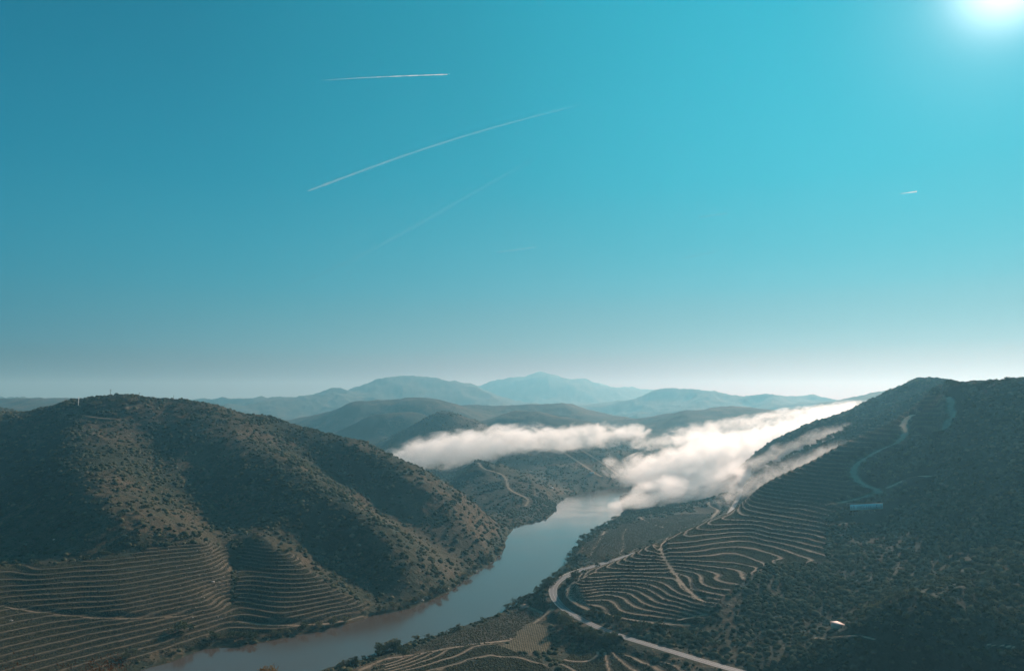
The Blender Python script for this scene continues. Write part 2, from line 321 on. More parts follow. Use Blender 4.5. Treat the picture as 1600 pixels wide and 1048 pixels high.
# ------------------------------------------------------------------ terrain mesh
ts = np.concatenate([np.arange(-1.45, -.84, .012), np.arange(-.84, .84, .00205), np.arange(.84, 1.45, .012)])
vs = np.concatenate([np.arange(math.log(3), math.log(420), .02), np.arange(math.log(420), math.log(560), .004), np.arange(math.log(560), math.log(1950), .00142), np.arange(math.log(1950), math.log(3200), .0026), np.arange(math.log(3200), math.log(9000), .005), np.arange(math.log(9000), math.log(20500), .009)])
TT, VV = np.meshgrid(ts, vs); YY = np.exp(VV); XX = TT * YY
NR, NC = TT.shape
Z, sd = base_height(XX, YY)
PX, PY = project(XX, YY, Z)
def region(P, ymin, ymax, soft=0):
    return inside(PX, PY, P) & (YY > ymin) & (YY < ymax)
wobx = PX + fbm(XX, YY, 25, 2, 5) * 4; woby = PY + fbm(XX, YY, 25, 2, 6) * 3
def region_w(P, ymin, ymax): return inside(wobx, woby, P) & (YY > ymin) & (YY < ymax)
m_right = region_w(A_RIGHT, 700, 1500); m_left = region_w(A_LEFT, 560, 1000); m_left2 = region_w(A_LEFT2, 700, 1100)
m_fore = region(A_FORE, 500, 800) | region(A_FORE2, 500, 740)
m_b = inside(PX, PY, [(1130, 776), (1200, 735), (1445, 612), (1450, 625), (1400, 655), (1320, 690), (1180, 760)]) & (YY > 1480) & (YY < 1760)
m_terr = (m_right | m_left | m_left2 | m_fore) & (sd > 10)
# levelled beds for road and tracks
dr, sr = np.full(Z.shape, 1e9), np.zeros(Z.shape)
k = (YY > 380) & (YY < 2100) & (XX > -50) & (XX < 1200)
a_, b_ = seg_dist(XX[k], YY[k], ROADS[::2]); dr[k] = a_; sr[k] = b_
zr = np.interp(sr, np.arange(len(ROADS[::2])), ROADS[::2, 2])
Z = np.where(dr < 40, Z + (zr - Z) * (1 - sstep(RW + 2, 26, dr)), Z)
TRK = np.zeros(Z.shape); TLV = np.zeros(Z.shape); TZ = np.zeros(Z.shape)
for P, w in TR:
    x0, y0 = P[:, 0].min() - 20, P[:, 1].min() - 20; x1, y1 = P[:, 0].max() + 20, P[:, 1].max() + 20
    k = (XX > x0) & (XX < x1) & (YY > y0) & (YY < y1)
    if not k.any(): continue
    Pq = resample(P, 5.0); 
    if len(Pq) < 2: Pq = P
    q, si = seg_dist(XX[k], YY[k], Pq)
    zt_ = np.convolve(np.pad(Pq[:, 2], 3, mode='edge'), np.ones(7) / 7, mode='valid')
    lv = 1 - sstep(w * 1.2, w * 1.2 + 6, q); old = TLV[k]; TZ[k] = np.where(lv > old, np.interp(si, np.arange(len(Pq)), zt_), TZ[k]); TLV[k] = np.maximum(old, lv)
    TRK[k] = np.maximum(TRK[k], 1 - sstep(w * .38, w * .85 , q + fbm(XX[k], YY[k], 9, 2, 9) * .8))
# terraces: benches cut along the contours
gz_v = np.gradient(Z, vs, axis=0); gz_t = np.gradient(Z, ts, axis=1); SLOPE = np.hypot(gz_t / YY, (gz_v - TT * gz_t) / YY) + .02
_tz = np.arange(-20, 900, 1.0); _th = np.interp(_tz, [0, 30, 45, 60, 100, 200, 400], [1.9, 1.9, 2.2, 2.8, 4.4, 7.0, 8.0]); _tp = np.concatenate([[0], np.cumsum(1 / _th[:-1])])
HT = np.where(PX < 600, 3.2, np.interp(Z, _tz, _th))
zz = Z + fbm(XX, YY, 140, 2, 41) * 1.6 + fbm(XX, YY, 28, 2, 44) * .25
q = np.where(PX < 600, zz / 3.2, np.interp(zz, _tz, _tp)); fr = q - np.floor(q)
keep = np.clip(sstep(.0, .02, m_terr.astype(float)) * (1 - TRK) * sstep(RW + 1, RW + 9, dr), 0, 1)
prof = np.clip(fr / .36, 0, 1)
Zt = Z + (prof - fr) * HT * 0.95
Z = Z + (Zt - Z) * keep
wobble = fbm(XX, YY, 60, 2, 87); flatw = np.maximum((fr - .34), 0) * HT / SLOPE
Z = Z + (TZ - Z) * TLV * .9
bench = sstep(.33, .40, fr) * (1 - sstep(2.1, 3.1, flatw * np.where(PX < 600, 1.25, 1.0) + wobble * .6)) * keep * (1 - sstep(.97, 1.0, fr)) * np.clip(.85 + wobble * .4, .3, 1) * np.where(PX < 600, .22, .52)
vine = sstep(.33, .40, fr) * sstep(2.1, 3.1, flatw * np.where(PX < 600, 1.25, 1.0) + wobble * .6) * keep
bank = keep * (1 - sstep(.33, .40, fr))
# fine roughness on wild ground
wild = (1 - keep) * (1 - TRK) * sstep(0.5, 6, sd) * (dr > RW + 2)
field = region_w(A_FIELD, 600, 900) | region_w(A_FIELD2, 900, 1800)
rows = region(A_ROWS, 600, 900)
wild = wild * np.where(field | rows, .1, 1)
Z = Z + wild * fbm(XX, YY, 9, 3, 51) * .55 * (1 - sstep(2500, 4000, YY))
Z = np.where(dr < RW + 1.2, np.minimum(Z, zr - .12), Z)

# ground cover amounts
leftlit = (PX < 800) & (YY < 1700)
scrubd = 0.5 + 0.35 * fbm(XX, YY, 120, 3, 61)
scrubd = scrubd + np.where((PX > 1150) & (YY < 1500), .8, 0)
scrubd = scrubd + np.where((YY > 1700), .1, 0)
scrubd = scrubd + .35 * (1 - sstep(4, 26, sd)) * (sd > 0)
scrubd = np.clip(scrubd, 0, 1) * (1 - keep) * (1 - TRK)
C1 = np.stack([np.clip(bench + TRK * np.where(PX < 600, .33, np.where(PX > 1290, 1.0, .55)), 0, 1), np.clip(vine, 0, 1), scrubd], 2)  # tracks on the right hill painted paler, in place of sunlight on them
C2 = np.stack([field.astype(float), bank, rows.astype(float)], 2)
print("terrain", NR, NC, round(time.time() - T0, 1))

# ------------------------------------------------------------------ node helpers
class N:
    def __init__(s, name, world=None):
        if world: s.m = world
        else: s.m = bpy.data.materials.new(name)
        s.m.use_nodes = True; s.t = s.m.node_tree; s.t.nodes.clear()
    def n(s, typ, **kw):
        nd = s.t.nodes.new(typ)
        for k, v in kw.items():
            if k == 'inp':
                for a, b in v.items(): nd.inputs[a].default_value = b
            else: setattr(nd, k, v)
        return nd
    def l(s, a, b): s.t.links.new(a, b)
    def math(s, op, a, b=None, c=None, clamp=False):
        nd = s.n('ShaderNodeMath', operation=op, use_clamp=clamp)
        for i, v in enumerate((a, b, c)):
            if v is None: continue
            if isinstance(v, (int, float)): nd.inputs[i].default_value = v
            else: s.l(v, nd.inputs[i])
        return nd.outputs[0]
    def mix(s, f, a, b, mode='MIX'):
        nd = s.n('ShaderNodeMix', data_type='RGBA', blend_type=mode)
        for i, v in ((0, f), (6, a), (7, b)):
            if isinstance(v, (int, float)): nd.inputs[i].default_value = v
            elif isinstance(v, tuple): nd.inputs[i].default_value = (*v, 1) if len(v) == 3 else v
            else: s.l(v, nd.inputs[i])
        return nd.outputs[2]
    def noise(s, vec, scale, detail=4, rough=.55, dist=0, dim='3D'):
        nd = s.n('ShaderNodeTexNoise', noise_dimensions=dim); nd.inputs['Scale'].default_value = scale; nd.inputs['Detail'].default_value = detail
        nd.inputs['Roughness'].default_value = rough; nd.inputs['Distortion'].default_value = dist
        s.l(vec, nd.inputs['Vector']); return nd.outputs[0]
    def ramp(s, f, stops, interp='LINEAR'):
        nd = s.n('ShaderNodeValToRGB'); cr = nd.color_ramp; cr.interpolation = interp
        while len(cr.elements) < len(stops): cr.elements.new(.5)
        for e, (p, c) in zip(cr.elements, stops): e.position = p; e.color = (*c, 1) if len(c) == 3 else c
        s.l(f, nd.inputs[0]); return nd.outputs[0]
    def mrange(s, v, a, b, c=0., d=1., smooth=True):
        nd = s.n('ShaderNodeMapRange', interpolation_type='SMOOTHSTEP' if smooth else 'LINEAR')
        s.l(v, nd.inputs[0])
        for i, q in enumerate((a, b, c, d)): nd.inputs[i + 1].default_value = q
        return nd.outputs[0]
    def out(s, surf=None, vol=None, disp=None):
        o = s.n('ShaderNodeOutputMaterial')
        if surf: s.l(surf, o.inputs['Surface'])
        if vol: s.l(vol, o.inputs['Volume'])
        return s.m
def principled(m, col, rough=.8, bump=None, bstr=.3, bdist=1.0, spec=.3, metal=0.):
    p = m.n('ShaderNodeBsdfPrincipled')
    if isinstance(col, tuple): p.inputs['Base Color'].default_value = (*col, 1)
    else: m.l(col, p.inputs['Base Color'])
    if isinstance(rough, (int, float)): p.inputs['Roughness'].default_value = rough
    else: m.l(rough, p.inputs['Roughness'])
    p.inputs['Specular IOR Level'].default_value = spec; p.inputs['Metallic'].default_value = metal
    if bump is not None:
        b = m.n('ShaderNodeBump'); b.inputs['Strength'].default_value = bstr; b.inputs['Distance'].default_value = bdist
        m.l(bump, b.inputs['Height']); m.l(b.outputs[0], p.inputs['Normal'])
    return p.outputs[0]
def simple(name, col, rough=.8, var=.25, scale=.6, spec=.3, metal=0.):
    m = N(name); g = m.n('ShaderNodeNewGeometry'); nz = m.noise(g.outputs['Position'], scale, 4)
    dark = tuple(c * (1 - var) for c in col); lite = tuple(min(1, c * (1 + var)) for c in col)
    c = m.mix(nz, dark, lite); return m.out(principled(m, c, rough, spec=spec, metal=metal))

def terrain_material():
    m = N('hillside'); g = m.n('ShaderNodeNewGeometry'); pos = g.outputs['Position']
    def attr(nm):
        a = m.n('ShaderNodeAttribute', attribute_name=nm); sx = m.n('ShaderNodeSeparateColor'); m.l(a.outputs['Color'], sx.inputs[0]); return sx.outputs
    c1 = attr('cover'); c2 = attr('plots')
    big = m.noise(pos, .006, 5, .6); mid = m.noise(pos, .035, 5, .6); fine = m.noise(pos, .20, 5, .7); grit = m.noise(pos, .7, 3, .65); tuft = m.noise(pos, .09, 4, .65)
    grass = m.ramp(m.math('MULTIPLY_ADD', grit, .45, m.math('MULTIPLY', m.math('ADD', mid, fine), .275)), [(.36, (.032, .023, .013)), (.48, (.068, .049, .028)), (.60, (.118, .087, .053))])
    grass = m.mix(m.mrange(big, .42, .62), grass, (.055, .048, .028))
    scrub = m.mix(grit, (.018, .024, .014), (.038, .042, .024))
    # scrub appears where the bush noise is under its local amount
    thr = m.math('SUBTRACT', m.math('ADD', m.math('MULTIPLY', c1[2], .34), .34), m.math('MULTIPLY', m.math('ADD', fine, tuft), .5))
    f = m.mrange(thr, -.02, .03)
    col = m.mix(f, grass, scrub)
    vor = m.n('ShaderNodeTexVoronoi'); vor.inputs['Scale'].default_value = .11; m.l(pos, vor.inputs['Vector'])
    rock = m.math('MULTIPLY', m.mrange(vor.outputs['Distance'], .0, .16, 1, 0), m.mrange(m.noise(pos, .02, 3), .53, .62))
    col = m.mix(m.math('MULTIPLY', rock, .6), col, (.26, .22, .18))
    fld = m.mix(fine, (.038, .034, .022), (.062, .052, .032)); col = m.mix(c2[0], col, fld)
    bankc = m.mix(fine, (.022, .026, .016), (.06, .05, .033)); col = m.mix(c2[1], col, bankc)
    vine_shade = m.mix(m.mrange(grit, .4, .6), (.016, .020, .012), (.04, .034, .02)); col = m.mix(c1[1], col, vine_shade)  # vine ground painted very dark: plants and the shadows among them in one colour
    soil = m.ramp(fine, [(.3, (.30, .22, .155)), (.7, (.50, .38, .28))]); col = m.mix(c1[0], col, soil)
    # ploughed rows of the small plot
    mp = m.n('ShaderNodeMapping'); mp.inputs['Rotation'].default_value = (0, 0, math.radians(-3)); m.l(pos, mp.inputs[0])
    wv = m.n('ShaderNodeTexWave', wave_type='BANDS', bands_direction='X'); wv.inputs['Scale'].default_value = .13; wv.inputs['Distortion'].default_value = .3; m.l(mp.outputs[0], wv.inputs['Vector'])
    col = m.mix(c2[2], col, m.mix(m.mrange(wv.outputs[1], .35, .6), (.05, .045, .026), (.12, .095, .055)))
    hgt = m.math('ADD', m.math('MULTIPLY', m.math('ADD', fine, tuft), 1.8), m.math('MULTIPLY', grit, .6))
    return m.out(principled(m, col, .95, hgt, .9, 1.6, spec=.1))
M_T = terrain_material()
idx = np.arange(NR * NC).reshape(NR, NC)
quads = np.stack([idx[:-1, :-1], idx[:-1, 1:], idx[1:, 1:], idx[1:, :-1]], 2).reshape(-1, 4)
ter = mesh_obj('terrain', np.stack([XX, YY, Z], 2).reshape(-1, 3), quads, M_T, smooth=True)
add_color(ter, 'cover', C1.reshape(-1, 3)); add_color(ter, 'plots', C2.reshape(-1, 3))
tag(ter, kind='structure')
# height lookup on the finished ground
def height(x, y):
    t = x / y; v = math.log(y)
    i = int(np.clip(np.searchsorted(ts, t) - 1, 0, NC - 2)); j = int(np.clip(np.searchsorted(vs, v) - 1, 0, NR - 2))
    a = min(1, max(0, (t - ts[i]) / (ts[i + 1] - ts[i]))); b = min(1, max(0, (v - vs[j]) / (vs[j + 1] - vs[j])))
    return float((Z[j, i] * (1 - a) + Z[j, i + 1] * a) * (1 - b) + (Z[j + 1, i] * (1 - a) + Z[j + 1, i + 1] * a) * b)
def cell(x, y):
    return int(np.clip(np.searchsorted(vs, math.log(y)) - 1, 0, NR - 2)), int(np.clip(np.searchsorted(ts, x / y) - 1, 0, NC - 2))
# which ground the photograph sees (running horizon along every column)
EL = (Z - CAMZ) / YY; HZ = np.maximum.accumulate(EL, axis=0)
def hitpt(px, py, dmax=3600, dmin=300):
    t, s = ray(px, py); i = int(np.clip(np.searchsorted(ts, t) - 1, 0, NC - 2)); col = EL[:, i]
    k = (vs > math.log(dmin)) & (vs < math.log(dmax)) & (col > s); j = int(np.argmax(k))
    if not k[j]: j = int(np.argmax(np.where((vs > math.log(dmin)) & (vs < math.log(dmax)), col, -9)))
    y = math.exp(vs[j])
    return t * y, y, height(t * y, y)

# ------------------------------------------------------------------ river
mw = N('river'); g = mw.n('ShaderNodeNewGeometry')
b1 = mw.noise(g.outputs['Position'], .35, 4, .6); b2 = mw.noise(g.outputs['Position'], .012, 3, .5)
col = mw.mix(b2, (.066, .048, .037), (.080, .058, .045))
rg = mw.mrange(b2, .35, .65, .11, .16)
_p = principled(mw, col, rg, b1, .05, .2, spec=.5); _p.node.inputs['IOR'].default_value = 1.42; mw_m = mw.out(_p)
wx = [(-2500, 300), (6000, 300), (6000, 4500), (-2500, 4500)]
riv = mesh_obj('river', [(x, y, 0) for x, y in wx], [[0, 1, 2, 3]], mw_m); tag(riv, kind='structure')

# ------------------------------------------------------------------ road surface, markings, guardrail
def ribbon(P, w0, w1, dzv, name, mat, parent=None):
    T = np.gradient(P[:, :2], axis=0); T /= np.hypot(T[:, 0], T[:, 1])[:, None]; Nn = np.stack([-T[:, 1], T[:, 0]], 1)
    A = np.concatenate([P[:, :2] + Nn * w0, P[:, 2:] + dzv], 1); B = np.concatenate([P[:, :2] + Nn * w1, P[:, 2:] + dzv], 1)
    n_ = len(P); V = np.concatenate([A, B]); Fq = [[i, i + 1, n_ + i + 1, n_ + i] for i in range(n_ - 1)]
    return mesh_obj(name, V, Fq, mat, parent)
mr = N('asphalt'); g = mr.n('ShaderNodeNewGeometry'); nz = mr.noise(g.outputs['Position'], .35, 5, .6); nb = mr.noise(g.outputs['Position'], .03, 3)
asph = mr.mix(nz, (.085, .078, .076), (.135, .123, .12)); asph = mr.mix(mr.mrange(nb, .4, .65, 0, .5), asph, (.12, .115, .115))
M_ASPH = mr.out(principled(mr, asph, .7, nz, .2, .1, spec=.3))
M_PAINT = simple('road_paint', (.5, .48, .44), .7); M_STEEL = simple('galvanised_steel', (.42, .42, .40), .45, metal=.3)
M_CONC = simple('concrete', (.32, .29, .25), .9)
road = ribbon(ROADS, -RW, RW, .02, 'road', M_ASPH); tag(road, kind='structure')
mk = ribbon(ROADS, RW - .55, RW - .35, .035, 'road_edge_marking', M_PAINT); tag(mk, kind='structure')
mk = ribbon(ROADS, -RW + .35, -RW + .55, .035, 'road_edge_marking', M_PAINT); tag(mk, kind='structure')
mk = ribbon(ROADS, -.1, .1, .036, 'road_centre_marking', M_PAINT); tag(mk, kind='structure')
# outer side of the bend (river side)
T_ = np.gradient(ROADS[:, :2], axis=0); T_ /= np.hypot(T_[:, 0], T_[:, 1])[:, None]; NN = np.stack([-T_[:, 1], T_[:, 0]], 1)
# side of the river is where the signed distance is smaller
pq = ROADS[len(ROADS) // 3]; side = 1.0
def sdist(x, y): return float(bil(SD, np.array([x / y]), np.array([math.log(y)]))[0])
i0 = int(np.argmin(ROADS[:, 0] / ROADS[:, 1]))
if sdist(*(ROADS[i0, :2] + NN[i0] * 20)) > sdist(*(ROADS[i0, :2] - NN[i0] * 20)): side = -1.0
def prism(P, hw, z0, z1):
    """a long box section following P"""
    T = np.gradient(P[:, :2], axis=0); T /= np.hypot(T[:, 0], T[:, 1])[:, None]; Nn = np.stack([-T[:, 1], T[:, 0]], 1); n_ = len(P)
    rings = [np.concatenate([P[:, :2] + Nn * a, P[:, 2:] + b], 1) for a, b in ((-hw, z0), (hw, z0), (hw, z1), (-hw, z1))]
    V = np.concatenate(rings); Fq = []
    for k in range(4):
        a, b = k * n_, ((k + 1) % 4) * n_
        Fq += [[a + i, a + i + 1, b + i + 1, b + i] for i in range(n_ - 1)]
    return V, Fq
lo = max(0, i0 - 22); hi = i0 + 24
GP = ROADS[lo:hi].copy(); GP[:, :2] += NN[lo:hi] * side * (RW + .7)
gr = empty('guardrail', tuple(GP[len(GP) // 2])); c0 = np.array(gr.location)
V, Fq = prism(GP - c0, .12, .45, .85); mesh_obj('rail', V, Fq, M_STEEL, gr)
V, Fq = [], []
for p in GP[::1]:
    b = len(V); x, y, z = p - c0
    V += [(x + a, y + c_, z + d) for d in (-.3, .6) for a, c_ in ((-.08, -.08), (.08, -.08), (.08, .08), (-.08, .08))]
    Fq += [[b, b + 1, b + 5, b + 4], [b + 1, b + 2, b + 6, b + 5], [b + 2, b + 3, b + 7, b + 6], [b + 3, b, b + 4, b + 7], [b + 4, b + 5, b + 6, b + 7]]
po = mesh_obj('post_row', V, Fq, M_STEEL, gr); po["kind"] = "stuff"
tag(gr, 'pale steel guardrail curving along the river side of the asphalt road bend', 'guardrail')

# ------------------------------------------------------------------ plants
def leafmat(name, a, b, tr=.25):
    m = N(name); g = m.n('ShaderNodeNewGeometry'); oi = m.n('ShaderNodeObjectInfo')
    nz = m.noise(g.outputs['Position'], .5, 3); f = m.math('MULTIPLY', m.math('ADD', nz, oi.outputs['Random']), .5)
    at = m.n('ShaderNodeAttribute', attribute_name='tint')
    c = m.mix(f, a, b); c = m.mix(at.outputs['Fac'], c, tuple(min(1, q) for q in (.20, .165, .10)))
    d = m.n('ShaderNodeBsdfDiffuse'); m.l(c, d.inputs[0]); t = m.n('ShaderNodeBsdfTranslucent'); m.l(c, t.inputs[0])
    mx = m.n('ShaderNodeMixShader'); mx.inputs[0].default_value = tr; m.l(d.outputs[0], mx.inputs[1]); m.l(t.outputs[0], mx.inputs[2])
    return m.out(mx.outputs[0])
M_SCR = leafmat('scrub_leaves', (.022, .032, .018), (.07, .072, .04), .15)
M_LEAF = leafmat('tree_leaves', (.028, .042, .022), (.075, .085, .04), .25)
M_AUT = leafmat('autumn_leaves', (.16, .09, .03), (.28, .18, .06), .35)
M_RED = leafmat('reddish_twigs', (.07, .035, .025), (.15, .085, .06), .2)
M_PALE = leafmat('olive_leaves', (.08, .085, .045), (.15, .14, .08), .25)
M_BARK = simple('bark', (.08, .06, .045), .95)
def ico(sub):
    import bmesh
    bm = bmesh.new(); bmesh.ops.create_icosphere(bm, subdivisions=sub, radius=1); bm.verts.ensure_lookup_table()
    V = np.array([v.co[:] for v in bm.verts]); Fq = np.array([[v.index for v in f.verts] for f in bm.faces]); bm.free(); return V, Fq
IV, IF = ico(2)
def lump(seed):
    r = np.random.default_rng(seed); k = r.normal(size=(7, 3)); k /= np.linalg.norm(k, axis=1)[:, None]; a = r.uniform(-.25, .35, 7)
    s = 1 + sum(a[i] * np.exp((IV @ k[i] - 1) * 5) for i in range(7)) + r.uniform(-.16, .16, len(IV))
    V = IV * s[:, None]; V[:, 2] = np.where(V[:, 2] < 0, V[:, 2] * .35, V[:, 2] * .9); return V
LUMPS = [lump(i) for i in range(8)]
XXf, YYf, Zf = XX.ravel(), YY.ravel(), Z.ravel()
dYr = np.gradient(np.exp(vs)); dTr = np.gradient(ts)
AREA = (dYr[:, None] * (dTr[None] * YY))
VISB = (EL >= HZ - 1e-4 - .004)
def scatter(weight, n_):
    w_ = (weight * AREA).ravel(); w_ = w_ / w_.sum()
    k = rng.choice(len(w_), n_, p=w_); r_, c_ = k // NC, k % NC
    r_ = np.minimum(r_, NR - 2); c_ = np.minimum(c_, NC - 2)
    a, b = rng.random(n_), rng.random(n_)
    v = vs[r_] * (1 - b) + vs[r_ + 1] * b; t = ts[c_] * (1 - a) + ts[c_ + 1] * a
    z = (Z[r_, c_] * (1 - a) + Z[r_, c_ + 1] * a) * (1 - b) + (Z[r_ + 1, c_] * (1 - a) + Z[r_ + 1, c_ + 1] * a) * b
    y = np.exp(v); return np.stack([t * y, y, z], 1), r_, c_
clump = np.clip(fbm(XX, YY, 45, 4, 91) * 1.2 + scrubd * 1.5 - .5, np.where(PX > 1150, .7, .3), 1.5)
_hp = hitpt(1309, 981); _bp = hitpt(1354, 800)
clear = (np.hypot(XX - _hp[0], YY - _hp[1]) > 13) & (np.abs(YY - _bp[1] + 10) + np.abs(XX - _bp[0]) * .25 > 18)
nofield = clear * (1 - keep) * (1 - sstep(.1, .6, TLV)) * (sd > 2.5) * (dr > RW + 4) * (~field) * (~rows)
base_w = clump * nofield * VISB
# the plots and the wild ground of the photograph
wl = base_w * ((PX < 800) & (YY < 1750) & (YY > 560) & (PY > 600))
wr = base_w * ((PX >= 800) & (YY < 1900) & (YY > 480))
wf = base_w * ((YY >= 1750) & (YY < 3400))
rad_l, rad_r = (.8, 2.6), (1.0, 3.4)
Sl, rl, cl_ = scatter(wl, 40000); Sr, rr_, cr_ = scatter(wr, 60000); Sf, rf_, cf_ = scatter(wf, 9000)
def sizes(n_, lo, hi, p=2.0): return lo + (hi - lo) * rng.random(n_) ** p
Pall = np.concatenate([Sl, Sr, Sf]); Rall = np.concatenate([sizes(len(Sl), .8, 4.3, 2.8), sizes(len(Sr), .8, 3.6, 2.0), sizes(len(Sf), 1.6, 4.6, 1.5)])
grp = np.concatenate([np.zeros(len(Sl)), np.ones(len(Sr)), np.full(len(Sf), 2)])
pxa, pya = project(Pall[:, 0], Pall[:, 1], Pall[:, 2])
infr = (pxa > 5) & (pxa < 1595) & (pya < 1040)
show = Rall / Pall[:, 1] * infr * (Rall > 1.5)
order = np.argsort(-show); chosen = np.zeros(len(Pall), bool)
for gsel, cnt in ((0, 130), (1, 150)):
    kk = [i for i in order if grp[i] == gsel][:cnt]; chosen[kk] = True
def merged(P, R, name, mat, rg=rng, LUMPS=None, IV=None, IF=None):
    n_ = len(P); which = rg.integers(0, len(LUMPS), n_); ang = rg.uniform(0, 2 * PI, n_); ca, sa = np.cos(ang), np.sin(ang)
    L = np.stack(LUMPS)[which]; sc = R[:, None, None] * rg.uniform(.8, 1.2, (n_, 1, 3))
    L = L * sc; x = L[..., 0] * ca[:, None] - L[..., 1] * sa[:, None]; y = L[..., 0] * sa[:, None] + L[..., 1] * ca[:, None]
    V = np.stack([x, y, L[..., 2]], 2) + P[:, None, :]
    Fq = IF[None] + (np.arange(n_) * len(IV))[:, None, None]
    o = mesh_obj(name, V.reshape(-1, 3), Fq.reshape(-1, 3), mat)
    tint = np.repeat(np.where(rg.random(n_) < .22, rg.uniform(.15, .6, n_), rg.uniform(0, .12, n_)), len(IV))
    a = o.data.attributes.new('tint', 'FLOAT', 'POINT'); a.data.foreach_set('value', tint.astype(np.float32)); return o
rest = ~chosen
IV1, IF1 = ico(1)
def lump1(seed):
    r = np.random.default_rng(seed); V = IV1 * r.uniform(.7, 1.3, (len(IV1), 1)); V[:, 2] = np.where(V[:, 2] < 0, V[:, 2] * .35, V[:, 2]); return V
L1 = [lump1(i) for i in range(12)]
big = rest & (Rall > 1.7); small = rest & (Rall <= 1.7)
sc_o = merged(Pall[big], Rall[big], 'scrub', M_SCR, rng, LUMPS, IV, IF); tag(sc_o, kind='stuff')
sc_o = merged(Pall[small], Rall[small], 'low_scrub', M_SCR, rng, L1, IV1, IF1); tag(sc_o, kind='stuff')
# vines: low plants on the benches and banks
wv = (vine * (flatw > 4.8) + bank * (fr < .27) + field * .25) * VISB * (YY < 1600) * (1 - .4 * m_fore); Sv, rv_, cv_ = scatter(wv, 170000)
# octahedral tufts
OV = np.array([(1, 0, .4), (0, 1, .4), (-1, 0, .4), (0, -1, .4), (0, 0, 1.1), (0, 0, -.2)]); OF = np.array([(0, 1, 4), (1, 2, 4), (2, 3, 4), (3, 0, 4), (1, 0, 5), (2, 1, 5), (3, 2, 5), (0, 3, 5)])
Rv = rng.uniform(.5, .95, len(Sv)) * np.where(m_fore[rv_, cv_], 1.15, 1.0); V = OV[None] * (Rv[:, None, None] * rng.uniform(.7, 1.3, (len(Sv), 6, 1))) + Sv[:, None]
vo = mesh_obj('vines', V.reshape(-1, 3), (OF[None] + (np.arange(len(Sv)) * 6)[:, None, None]).reshape(-1, 3), M_SCR)
a = vo.data.attributes.new('tint', 'FLOAT', 'POINT'); a.data.foreach_set('value', np.repeat(rng.uniform(0, .5, len(Sv)), 6).astype(np.float32)); tag(vo, kind='stuff')
# individual shrubs: leaf clumps
def leaf_cloud(n_, lobes, size, seed, flat=.8):
    r = np.random.default_rng(seed); C = r.normal(size=(lobes, 3)) * (.42, .42, .22) + (0, 0, .55); rad = r.uniform(.35, .62, lobes)
    w_ = r.integers(0, lobes, n_); d = r.normal(size=(n_, 3)); d /= np.linalg.norm(d, axis=1)[:, None]
    P = C[w_] + d * (rad[w_] * r.uniform(.55, 1.05, n_))[:, None]; P[:, 2] = np.maximum(P[:, 2] * flat, .05)
    u = r.normal(size=(n_, 3)); u /= np.linalg.norm(u, axis=1)[:, None]; v = np.cross(u, r.normal(size=(n_, 3))); v /= np.linalg.norm(v, axis=1)[:, None]
    s = size * r.uniform(.6, 1.4, n_)[:, None]
    V = np.stack([P - u * s, P - v * s * .6, P + u * s, P + v * s * .6], 1).reshape(-1, 3); Fq = np.arange(n_ * 4).reshape(-1, 4); return V, Fq
SH = []
for i in range(6):
    V, Fq = leaf_cloud(170, 6, .17, 100 + i, .75); me = mesh_obj('shrub', V, Fq, (M_SCR, M_LEAF, M_SCR, M_PALE, M_SCR, M_LEAF)[i]); SH.append(me)
first = set()
def place_shrub(p, r, label, group, cat='shrub'):
    i = random.randrange(6)
    if i in first: o = SH[i].copy(); COL.objects.link(o)
    else: o = SH[i]; first.add(i)
    o.location = (p[0], p[1], p[2] - .25 * r * .3); s = r * 1.15; o.scale = (s, s, s * random.uniform(.8, 1.1)); o.rotation_euler.z = random.uniform(0, 6.28)
    tag(o, label, cat, group); return o
for i in np.where(chosen)[0]:
    p = Pall[i]; r_ = float(Rall[i])
    if grp[i] == 0: place_shrub(p, r_, 'dark round shrub scattered among dry grass on the brown hillside left of the river', 'shrubs dotted over the left hillside')
    else: place_shrub(p, r_, 'shrub growing on the shaded scrubby ground right of the river', 'shrubs dotted over the right hillside')
for i in range(6):
    if i not in first: bpy.data.objects.remove(SH[i])

def trunk_mesh(h, r, seed):
    rr = random.Random(seed); V, Fq = [], []
    def limb(a, b, ra, rb, k=6):
        a, b = Vector(a), Vector(b); d = (b - a).normalized(); u = d.orthogonal().normalized(); w_ = d.cross(u); base = len(V)
        for c_, r0 in ((a, ra), (b, rb)):
            for j in range(k):
                th = 2 * PI * j / k; V.append(tuple(c_ + (u * math.cos(th) + w_ * math.sin(th)) * r0))
        for j in range(k): Fq.append([base + j, base + (j + 1) % k, base + k + (j + 1) % k, base + k + j])
    m_ = (rr.uniform(-.03, .03), rr.uniform(-.03, .03), h * .45); limb((0, 0, -h * .08), m_, r, r * .7)
    top = (m_[0] + rr.uniform(-.06, .06), m_[1], h * .8); limb(m_, top, r * .7, r * .3)
    for j in range(5):
        th = j * 1.3 + rr.random(); limb(m_, (m_[0] + .3 * math.cos(th), m_[1] + .3 * math.sin(th), h * rr.uniform(.62, .8)), r * .45, r * .15, 4)
    return V, Fq
